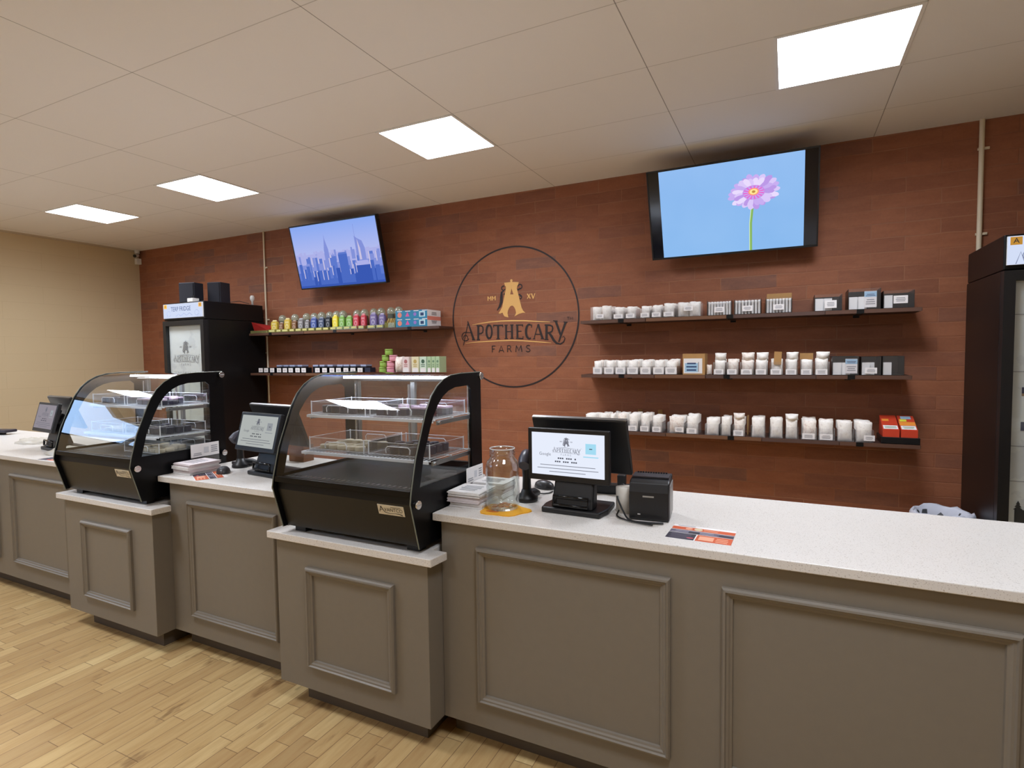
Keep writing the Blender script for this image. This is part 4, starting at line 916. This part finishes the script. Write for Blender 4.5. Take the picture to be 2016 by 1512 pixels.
b = MB(); b.box(-.036, .036, 0, .085, 0, .058, M('box_navy', (34, 36, 58), .4)); o = b.build('plain_box', None, .001, 1); o.location = (-4.432, 1.468, ZL2); tag(o, 'plain dark navy box right of the white labelled black boxes', 'box')
b = MB(); b.box(-.038, .038, 0, .09, 0, .07, M('box_dk2', (26, 26, 34), .4)); b.box(-.038, .038, 0, .09, .0702, .088, M('lilac_lid', (176, 184, 214), .4)); LB2 = b.build('lidded_box')
for i, x in enumerate([-5.86, -5.75, -5.65, -5.53, -5.29, -5.19, -5.07, -4.93, -4.84, -4.74, -4.60]):
    place(LB2, 'lid', (x, 1.60, ZL2), random.uniform(-.08, .08), 'lilac lidded dark box behind the black boxes, %s from the left' % NUM[i], 'box', 'lilac lidded boxes behind the black boxes')
b = MB(); b.lathe([(0, 0), (.036, 0), (.040, .006), (.040, .040), (.036, .046), (.041, .047), (.041, .058), (.036, .061), (0, .061)], (0, 0, 0), M('tub_green', (150, 190, 84), .4), 20); TG = b.build('round_tub')
b = MB(); b.lathe([(0, 0), (.036, 0), (.040, .006), (.040, .040), (.036, .046), (.041, .047), (.041, .058), (.036, .061), (0, .061)], (0, 0, 0), M('tub_pink', (232, 160, 178), .4), 20); TP = b.build('round_tub')
lev = ['bottom', 'second', 'third', 'top']
for i, (x, k) in enumerate([(-4.27, 0), (-4.26, 1), (-4.23, 2), (-4.19, 3), (-4.20, 2)]):
    y = 1.52 if i < 4 else 1.62
    if i == 4: k = 0
    place(TG, 'tg', (x, y, ZL2 + k * .0615), 0, 'light green round tub, %s of the green pile on the lower left shelf' % (lev[k] if i < 4 else 'rear one'), 'tub', 'green tubs on the lower left shelf')
for i, (x, k) in enumerate([(-4.172, 0), (-4.168, 1), (-4.135, 2)]):
    place(TP, 'tp', (x, 1.52, ZL2 + k * .0615), 0, 'pink round tub, %s of the pink pile on the lower left shelf' % lev[k], 'tub', 'pink tubs on the lower left shelf')
o = _pouch(1, -4.055, 1.52, ZL2 + .001, .105, .165, .10, 'grey white tied bag beside the pink tubs on the lower left shelf', None, 0, .1); 
def carton(x0, x1, c1, c2, lb, leaf):
    w = (x1 - x0) / 2; b = MB(); b.box(-w, w, 0, .12, 0, .165, M('carton_' + c2[0], c1, .5)); A = Art(b, (0, 0, .0825), (1, 0, 0), (0, 0, 1), (0, -1, 0))
    A.rect(-w * .8, w * .8, -.075, -.03, LBL, .0006); A.disc(0, .035, min(w * .55, .02), M('leaf_' + c2[0], c2[1], .5), .0008, 14); A.lines(-w * .6, w * .6, -.02, .012, 2, M('leaf_' + c2[0], c2[1], .5), .001)
    o = b.build('product_carton'); o.location = ((x0 + x1) / 2, 1.47, ZL2); tag(o, lb, 'carton')
carton(-3.984, -3.905, (232, 214, 212), ('pinkish', (176, 108, 108)), 'white carton with pink and brown print right of the grey bag', 1)
carton(-3.873, -3.789, (228, 220, 186), ('cream', (196, 168, 96)), 'cream carton with yellow print on the lower left shelf', 1)
carton(-3.775, -3.699, (206, 224, 204), ('mint', (64, 96, 76)), 'mint carton with dark leaf print on the lower left shelf', 1)
for i, (x0, x1) in enumerate(((-3.687, -3.643), (-3.637, -3.595), (-3.589, -3.545))):
    carton(x0, x1, (176, 200, 160), ('sage', (110, 142, 110)), ['left', 'middle', 'right'][i] + ' of three narrow sage green cartons at the end of the lower left shelf', 1)

# ================================================================= THINGS ON THE WORKTOPS
SCR = emis('till_screen', (226, 232, 246), 1.0); SCRD = emis('till_screen_dim', (170, 174, 172), 1.0); SCRP = emis('till_screen_dark', (142, 136, 144), 1.0)
def till(x, y, yaw, tilt, dispz, scr_m, label, w=.335, h=.205, dy=-.04, dx=0.0, ink=1.0):
    e = empty('point_of_sale_terminal', (x, y, CT), label, 'till', None, yaw)
    b = MB(); b.prism([(-.118, -.09), (.118, -.09), (.13, -.02), (.118, .10), (-.118, .10), (-.13, -.02)], lambda u, v, d: (u, v, d), 0, .022, BLACK); b.build('base', e, .006, 2)
    def Rm(t): return Matrix.Rotation(t, 3, 'X')
    b = MB(); yb, zb = -.075, .022; yt, zt = dy + .03, dispz - .04
    b.poly([(-.085, yb, zb), (.085, yb, zb), (.078, yt, zt), (-.078, yt, zt), (-.085, yb + .06, zb), (.085, yb + .06, zb), (.078, yt + .035, zt), (-.078, yt + .035, zt)], [(0, 1, 2, 3), (4, 5, 6, 7), (0, 1, 5, 4), (1, 2, 6, 5), (2, 3, 7, 6), (3, 0, 4, 7)], BLACK)
    b.build('neck', e, .008, 2)
    b = MB(); b.tube([(-.07, yb - .008, zb + .012), (-.07, yb - .006, zb + .045), (.07, yb - .006, zb + .045), (.07, yb - .008, zb + .012), (-.07, yb - .008, zb + .012)], .006, GLOSSBLK, 8); b.build('front_slot', e)
    R = Rm(-tilt); c = Vector((dx, dy, dispz))
    def bx(b, x0, x1, y0, y1, z0, z1, m, R=R, c=c):
        vs = [c + R @ Vector((p, q, s)) for s in (z0, z1) for p, q in ((x0, y0), (x1, y0), (x1, y1), (x0, y1))]
        b.poly(vs, [(0, 3, 2, 1), (4, 5, 6, 7), (0, 1, 5, 4), (1, 2, 6, 5), (2, 3, 7, 6), (3, 0, 4, 7)], m)
    b = MB(); bx(b, -w / 2, w / 2, 0, .022, -h / 2, h / 2, BLACK); bx(b, -w * .32, w * .32, .022, .05, -h * .34, h * .3, BLACK); hs = b.build('customer_display', e, .004, 2)
    b = MB(); A = Art(b, c + R @ Vector((0, 0, .004)), (1, 0, 0), R @ Vector((0, 0, 1)), R @ Vector((0, -1, 0)))
    sw, sh = w / 2 - .018, h / 2 - .020
    A.rect(-sw, sw, -sh, sh, scr_m, .0012)
    g = emis('scr_ink%g' % ink, tuple(int(k * ink) for k in (118, 120, 132)), 1.0); bl = emis('scr_blue%g' % ink, tuple(int(k * ink) for k in ((160, 214, 236) if ink > .95 else (172, 178, 184))), 1.0); dk = emis('scr_dk%g' % ink, tuple(int(k * ink) for k in (70, 72, 84)), 1.0)
    L = Art(b, A.p(0, sh * .38), (1, 0, 0), A.uz, A.n, .058 / .56); logo(L, g, g, ring=False, d=.0016)
    A.text('Google', -sw * .62, -sh * .02, .017, g, .0016)
    A.rect(sw * .5, sw * .78, sh * .10, sh * .58, bl, .0016); A.rect(sw * .60, sw * .68, sh * .32, sh * .36, dk, .0018); A.rect(sw * .44, sw * .84, -sh * .06, -sh * .01, bl, .0016)
    for q, n, zz in ((.26, 9, .18), (.34, 12, .34)):      # two bold lines too blurred to read
        for k in range(n):
            if k % 4 != 3: A.rect(-sw * q + 2 * sw * q * k / n, -sw * q + 2 * sw * q * (k + .72) / n, -sh * zz - .0028, -sh * zz + .0028, dk, .0016)
    for k, q in enumerate((.76, .84, .5)): A.rect(-sw * q, sw * q, -sh * (.53 + .15 * k) - .0012, -sh * (.53 + .15 * k) + .0012, g, .0016)
    b.build('screen', hs, recalc=False)
    # operator side monitor
    R2 = Matrix.Rotation(.36, 3, 'X'); c2 = Vector((.012 + dx, dy + .115, dispz + .022)); W2, H2 = .395, .235
    b = MB(); bx(b, -W2 / 2, W2 / 2, 0, .020, -H2 / 2, H2 / 2, BLACK, R2, c2); mo = b.build('operator_monitor', e, .004, 2)
    b = MB(); bx(b, -W2 / 2, W2 / 2, .004, .020, H2 / 2, H2 / 2 + .004, M('silver_rim', (150, 150, 152), .3, .8), R2, c2); b.build('rim', mo)
    b = MB(); bx(b, -W2 / 2 + .01, W2 / 2 - .01, .0202, .0212, -H2 / 2 + .01, H2 / 2 - .01, GLOSSBLK, R2, c2); b.build('rear_screen', mo)
    b = MB(); b.tube([(dx * .5, .05, .022), (dx, dy + .08, dispz - .05), (dx, dy + .12, dispz)], .03, BLACK, 10); b.build('stem', e)
    return e
till(-1.262, -1.012, -.03, 0.0, .220, SCR, 'black till with a bright white customer screen beside the receipt printer', dy=-.055, dx=-.022)
till(-2.955, -.99, -.12, .26, .222, SCRD, 'black till with a dim grey tilted screen between the two display cases', w=.350, dy=-.05, dx=-.075, ink=.82)
till(-5.05, -.98, -.12, .26, .222, SCRP, 'black till with a dark reflective screen at the far left', w=.350, dy=-.06, dx=-.10, ink=.9)
def scanner(x, y, rz, label):
    e = empty('barcode_scanner', (x, y, CT), label, 'barcode scanner', None, rz)
    b = MB(); b.lathe([(0, 0), (.045, 0), (.047, .008), (.043, .020), (.026, .034), (.020, .050), (0, .052)], (0, 0, 0), BLACK, 24)
    b.build('stand_base', e)
    b = MB(); b.tube([(0, .02, .024), (.02, .055, .022), (.03, .085, .014)], [.022, .020, .012], BLACK, 12); b.build('trigger_foot', e)
    b = MB(); b.tube([(0, 0, .045), (0, 0, .10), (0, -.002, .155)], [.019, .017, .021], BLACK, 14); b.build('handle', e)
    b = MB(); b.tube([(-.005, .045, .192), (-.003, .02, .190), (0, -.02, .172), (0, -.045, .155)], [.018, .026, .030, .024], M('scanner_grey', (62, 62, 74), .35), 14); b.build('head', e)
    b = MB(); b.tube([(.03, .09, .010), (.05, .115, .004), (.07, .13, .004), (.08, .16, .004)], .003, BLACK, 6); b.build('cable', e)
scanner(-1.505, -.965, .2, 'black barcode scanner on a stand beside the big clear jar')
scanner(-3.29, -.94, -.2, 'black barcode scanner on a stand left of the grey screen till')
def mouse(x, y, z, rz, label, c=(58, 58, 62)):
    b = MB(); n = 14; prof = [(1.0, 0), (1.0, .25), (.9, .6), (.62, .88), (.3, .98), (0, 1.0)]
    vs = []
    for r, zz in prof:
        for j in range(n): a = 2 * math.pi * j / n; vs.append((.034 * r * math.cos(a), .055 * r * math.sin(a), .036 * zz))
    b.poly(vs, [(i * n + j, i * n + (j + 1) % n, (i + 1) * n + (j + 1) % n, (i + 1) * n + j) for i in range(5) for j in range(n)], M('mouse', c, .35), True)
    o = b.build('computer_mouse'); o.location = (x, y, z); o.rotation_euler = (0, 0, rz); tag(o, label, 'mouse')
mouse(-1.525, -.73, CT, 1.2, 'grey black computer mouse on the worktop behind the scanner')
mouse(-3.235, -1.09, CT, .9, 'dark computer mouse beside the scanner between the cases', (46, 44, 54))
# jar, mat and money
e = empty('glass_jar', (-1.538, -1.12, CT + .0045), 'big empty clear glass jar standing on an orange mat', 'jar')
def octo(r, z, n=32, k=.06):
    return [(r * (1 + k * math.cos(8 * 2 * math.pi * j / n) * .5), z) for j in range(n)]
b = MB(); n = 40; vs = []; prof = [(.055, .0), (.062, .006), (.066, .02), (.067, .06), (.067, .150), (.066, .170), (.060, .188), (.050, .200), (.047, .208), (.051, .212), (.051, .217), (.048, .220), (.051, .224), (.051, .228), (.048, .231), (.050, .238), (.048, .240),
       (.045, .238), (.044, .206), (.056, .188), (.062, .168), (.063, .150), (.063, .02), (.056, .008), (.0, .008)]
for r, z in prof:
    for j in range(n):
        a = 2 * math.pi * j / n; fl = 1 - .035 * abs(math.cos(4 * a)) if .03 < z < .16 and r > .06 else 1; vs.append((r * fl * math.cos(a), r * fl * math.sin(a), z))
k = len(prof); b.poly(vs, [(i * n + j, i * n + (j + 1) % n, (i + 1) * n + (j + 1) % n, (i + 1) * n + j) for i in range(k - 1) for j in range(n)] + [tuple(range(n))[::-1]], JARG, True); b.build('jar_body', e)
b = MB(); b.tube([(.049 * math.cos(2 * math.pi * j / 30), .049 * math.sin(2 * math.pi * j / 30), .2385) for j in range(31)], .0022, CHROME if False else M('glass_highlight', (225, 228, 228), .08), 6, False); b.build('rim', e)
b = MB(); r_ = random.Random(4); pts = []
for j in range(26): a = 2 * math.pi * j / 26; rr = .098 * (1 + .10 * math.sin(5 * a) + .05 * math.sin(3 * a + 1)); pts.append((rr * math.cos(a), rr * .85 * math.sin(a)))
b.prism(pts, lambda u, v, d: (u, v, d), 0, .004, M('orange_silicone', (246, 178, 38), .35)); A = Art(b, (0, 0, .004), (1, 0, 0), (0, 1, 0), (0, 0, 1)); A.disc(-.03, -.045, .028, M('rust_print', (206, 110, 30), .4), .0003, 14, .012)
o = b.build('silicone_mat'); o.location = (-1.525, -1.135, CT); tag(o, 'orange yellow blob shaped mat under the glass jar', 'mat')
b = MB(); b.lathe([(0, 0), (.011, 0), (.011, .002), (0, .002)], (0, 0, 0), M('copper_coin', (176, 112, 70), .35, .8), 14); CN = b.build('coin')
for i in range(9): a = i * 2.4; rr = .012 + .004 * i; place(CN, 'coin', (-1.538 + rr * math.cos(a), -1.12 + rr * math.sin(a), CT + .0135 + .0022 * (i % 2)), 0, 'copper coin lying in the bottom of the glass jar', 'coin', 'coins in the glass jar')
# receipt printer
e = empty('receipt_printer', (-.977, -1.055, CT), 'black cube receipt printer on the worktop right of the till', 'receipt printer', None, .10)
b = MB(); b.prism([(-.0, .002), (0, .105), (.012, .138), (.028, .145), (.15, .150), (.15, .002)], lambda u, v, d: (d, u, v), -.071, .071, BLACK); b.build('housing', e, .005, 2)
b = MB(); b.box(-.066, .066, .05, .12, .1475, .153, M('printer_lid', (48, 44, 48), .5))
for k in range(12): b.box(-.055 + k * .0095, -.05 + k * .0095, .115, .123, .150, .158, BLACK)
b.build('lid', e)
b = MB(); b.box(.0712, .0735, .02, .14, .012, .128, M('printer_side', (150, 148, 146), .4)); b.build('side_plate', e)
b = MB(); A = Art(b, (.0, -.0006, .09), (1, 0, 0), (0, 0, 1), (0, -1, 0)); A.rect(-.022, .018, -.003, .003, M('printer_badge', (150, 146, 138), .4)); A.rect(-.04, -.03, -.068, -.064, CHROME); b.build('badge', e, recalc=False)
e = empty('paper_roll', (-1.088, -.96, CT), 'upright white paper roll behind the receipt printer', 'paper roll')
b = MB(); b.lathe([(.008, .001), (.036, .0), (.036, .095), (.008, .095), (.008, .001)], (0, 0, 0), M('roll_paper', (226, 218, 206), .8), 24); b.build('roll', e)
CBL = M('cable_black', (20, 20, 22), .5)
for i, (pth, r, lb) in enumerate([
    ([(-1.115, -.88, .01), (-1.115, -.95, .045), (-1.10, -1.03, .07), (-1.075, -1.05, .03), (-1.04, -1.085, .006), (-.98, -1.095, .006), (-.92, -1.08, .006)], .0035, 'black cable looping past the left side of the printer'),
    ([(-1.12, -.84, .02), (-1.11, -.90, .02), (-1.105, -1.0, .008), (-1.09, -1.06, .006), (-1.03, -1.10, .006), (-.95, -1.115, .006)], .003, 'black cable lying in front of the receipt printer'),
    ([(-1.16, -.79, .05), (-1.13, -.82, .07), (-1.11, -.88, .01), (-1.09, -.92, .006)], .003, 'black cable hanging behind the bright screen till')]):
    b = MB(); P = [Vector((x, y, CT + z)) for x, y, z in pth]; fine = []
    for j in range(len(P) - 1):
        for q in range(5):
            t = q / 5; p0 = P[max(j - 1, 0)]; p1 = P[j]; p2 = P[j + 1]; p3 = P[min(j + 2, len(P) - 1)]
            fine.append(.5 * ((2 * p1) + (p2 - p0) * t + (2 * p0 - 5 * p1 + 4 * p2 - p3) * t * t + (3 * p1 - p0 - 3 * p2 + p3) * t ** 3))
    fine.append(P[-1]); b.tube(fine, r, CBL, 8); tag(b.build('cable'), lb, 'cable')
e = empty('power_strip', (-1.21, -.70, CT), 'black power strip with plugs behind the till', 'power strip', None, .1)
b = MB(); b.box(-.16, .16, -.03, .03, 0, .04, BLACK); b.build('strip', e, .006)
for k in range(4): b = MB(); b.box(-.12 + k * .07, -.085 + k * .07, -.022, .018, .0402, .085 + .01 * (k % 2), BLACK); b.build('plug', e, .004)
# leaflets
def leaflets(x, y, w, d, n, pad, rz, label):
    e = empty('leaflet_stack', (x, y, CT), label, 'leaflets', None, rz); z = 0; r = random.Random(int(-x * 100))
    for k in range(n):
        b = MB(); m = PAPER if k % 2 == 0 else M('paper_pink', (222, 212, 214), .8); q = 6; h = pad / q
        for i in range(q): b.obox((r.uniform(-.003, .003), r.uniform(-.003, .003), h * (i + .5)), (w, d, h * .9), r.uniform(-.012, .012), m)
        if k == n - 1: A = Art(b, (0, 0, pad), (1, 0, 0), (0, 1, 0), (0, 0, 1)); A.lines(-w * .35, w * .3, -d * .3, d * .3, 5, GREYINK, .0006)
        o = b.build('leaflet_pad', e); o.location = (r.uniform(-.006, .006), r.uniform(-.006, .006), z); z += pad + .0006
    return e
leaflets(-1.688, -1.105, .145, .145, 3, .022, .03, 'thick stack of white leaflets between the nearer case and the jar')
leaflets(-1.675, -.945, .145, .12, 3, .022, .02, 'second stack of white leaflets behind the first beside the nearer case')
leaflets(-3.395, -1.13, .15, .17, 4, .014, -.06, 'stack of white leaflets beside the left display case')
def signcard(x, y0, y1, z0, z1, label):
    e = empty('standing_card', (x, (y0 + y1) / 2, CT), label, 'card'); h = (y1 - y0) / 2
    b = MB(); b.box(-.001, .001, -h, h, z0 - CT, z1 - CT, PAPER); A = Art(b, (.0012, 0, (z0 + z1) / 2 - CT), (0, 1, 0), (0, 0, 1), (1, 0, 0)); hh = (z1 - z0) / 2
    A.rect(-h * .1, h * .25, -hh * .5, hh * .4, M('pale_print', (206, 206, 210), .7)); A.lines(h * .4, h * .9, -hh * .6, hh * .6, 4, GREYINK); A.lines(-h * .9, -h * .2, -hh * .8, -hh * .3, 2, GREYINK); b.build('card', e, recalc=False)
    b = MB(); b.box(.002, .012, -h, h, 0, .004, ACRYL); b.box(.0, .0018, -h, h, .0, z0 - CT, ACRYL); b.build('stand', e)
signcard(-1.749, -1.045, -.905, .985, 1.052, 'small white printed card standing against the nearer display case')
signcard(-3.485, -1.10, -.93, .985, 1.058, 'small white printed card standing against the left display case')
def flyer(x, y, w, d, rz, label):
    b = MB(); b.box(-w / 2, w / 2, -d / 2, d / 2, 0, .0006, PAPER); A = Art(b, (0, 0, .0006), (1, 0, 0), (0, 1, 0), (0, 0, 1), 1)
    O1 = M('flyer_orange', (206, 92, 48), .5); P1 = M('flyer_slate', (96, 90, 106), .5); P2 = M('flyer_dark', (52, 48, 60), .5); PL = M('flyer_peach', (236, 170, 138), .5)
    w2, d2 = w / 2, d / 2
    A.lines(-w2 * .95, -w2 * .2, d2 * .82, d2 * .98, 1, GREYINK, .0004); A.rect(-w2, w2, d2 * .35, d2 * .75, O1, .0003); A.disc(-w2 * .15, d2 * .55, .014, M('flyer_cream', (220, 204, 170), .5), .0006, 14); A.disc(-w2 * .45, d2 * .55, .012, PL, .0006, 12); A.lines(0, w2 * .5, d2 * .42, d2 * .7, 2, PL, .0006)
    A.rect(-w2, w2, -d2 * .10, d2 * .30, P1, .0003); A.rect(-w2 * .4, -w2 * .05, -d2 * .08, d2 * .2, P2, .0005); A.rect(w2 * .55, w2 * .98, -d2 * .05, d2 * .15, P2, .0005); A.lines(-w2 * .95, w2 * .5, -d2 * .06, d2 * .26, 3, M('flyer_lav', (160, 156, 172), .5), .0004)
    A.rect(-w2, -w2 * .12, -d2 * .95, -d2 * .15, P2, .0003); A.lines(-w2 * .95, -w2 * .2, -d2 * .9, -d2 * .2, 4, P1, .0005); A.disc(-w2 * .25, -d2 * .7, .012, M('flyer_pink', (196, 84, 96), .5), .0006, 12, .006)
    A.rect(-w2 * .08, w2, -d2 * .95, -d2 * .15, O1, .0003); A.rect(0, w2 * .45, -d2 * .8, -d2 * .3, PL, .0005); A.lines(w2 * .5, w2 * .9, -d2 * .9, -d2 * .3, 3, PL, .0005)
    o = b.build('flyer', recalc=False); o.location = (x, y, CT + .0002); o.rotation_euler = (0, 0, rz); tag(o, label, 'flyer')
flyer(-.785, -1.135, .205, .16, -.03, 'orange and grey printed flyer flat on the worktop right of the printer')
flyer(-3.245, -1.165, .20, .15, -.5, 'orange printed flyer flat on the worktop between the display cases')
flyer(-4.62, -1.20, .20, .14, .1, 'printed flyer on the far left worktop by the left display case')
# small things between the cases and far left
for x, y, c, lb in ((-3.36, -.90, (34, 26, 34), 'dark marker pen on the worktop between the cases'), (-3.28, -.86, (186, 166, 122), 'tan marker pen on the worktop between the cases')):
    b = MB(); b.cyl((-.05, 0, .009), (.03, .015, .009), .009, M('pen%d' % c[0], c, .4), 12); b.cyl((.03, .015, .009), (.055, .02, .009), .007, M('pen%d' % c[0], c, .4), 12); o = b.build('marker_pen'); o.location = (x, y, CT); tag(o, lb, 'pen')
b = MB(); b.box(-.06, .06, -.04, .04, 0, .10, M('brown_pack', (120, 78, 52), .7)); o = b.build('cardboard_box', None, .003); o.location = (-3.12, -.66, CT); tag(o, 'small brown cardboard box behind the scanner between the cases', 'box')
e = empty('handheld_reader', (-6.47, -.76, CT), 'black handheld card reader at the left edge of the far worktop', 'card reader', None, .3)
b = MB(); b.box(-.10, .10, -.05, .05, .018, .042, M('reader_black', (40, 34, 44), .4)); b.build('body', e, .008); b = MB(); b.box(-.07, .0, -.04, .04, 0, .0175, BLACK); b.build('cradle', e, .004)
def plasticbag(x, y, sx, sy, sz, label, seed):
    r = random.Random(seed); b = MB(); n = 16; m = 7; vs = []
    for i in range(m + 1):
        t = i / m * math.pi / 2
        for j in range(n):
            a = 2 * math.pi * j / n; k = 1 + r.uniform(-.16, .16); vs.append((sx * math.cos(t) * math.cos(a) * k, sy * math.cos(t) * math.sin(a) * k, max(0, sz * math.sin(t) * (1 + r.uniform(-.2, .2)) if i else 0)))
    t = NT('bag_film%d' % seed); t.b.inputs['Base Color'].default_value = lin((226, 220, 206)); t.b.inputs['Roughness'].default_value = .3; t.b.inputs['Alpha'].default_value = .55
    b.poly(vs, [(i * n + j, i * n + (j + 1) % n, (i + 1) * n + (j + 1) % n, (i + 1) * n + j) for i in range(m) for j in range(n)], t.m, True); o = b.build('plastic_bag'); o.location = (x, y, CT); tag(o, label, 'plastic bag')
plasticbag(-4.78, -1.08, .15, .10, .045, 'crumpled clear plastic bag lying in front of the far left till', 11)
plasticbag(-5.62, -.90, .16, .10, .035, 'crumpled clear plastic bag further along the far left worktop', 12)
# bin with liner behind the counter
e = empty('waste_bin', (.36, 1.28, 0), 'waste bin with a white plastic liner beside the right fridge', 'waste bin')
b = MB(); b.lathe([(0, 0), (.12, 0), (.125, .01), (.155, .47), (.160, .48), (.15, .48), (.118, .02), (0, .02)], (0, 0, 0), M('bin_grey', (60, 62, 66), .5), 28); b.build('bin_body', e)
b = MB(); n = 28; vs = []; r = random.Random(2)
for rr, z in ((.166, .36), (.170, .47), (.162, .505), (.150, .50), (.145, .40), (.12, .2)):
    for j in range(n): a = 2 * math.pi * j / n; k = 1 + r.uniform(-.03, .03); vs.append((rr * k * math.cos(a), rr * k * math.sin(a), z + r.uniform(-.012, .02)))
b.poly(vs, [(i * n + j, i * n + (j + 1) % n, (i + 1) * n + (j + 1) % n, (i + 1) * n + j) for i in range(5) for j in range(n)], M('liner', (206, 208, 220), .35), True); b.build('liner', e)
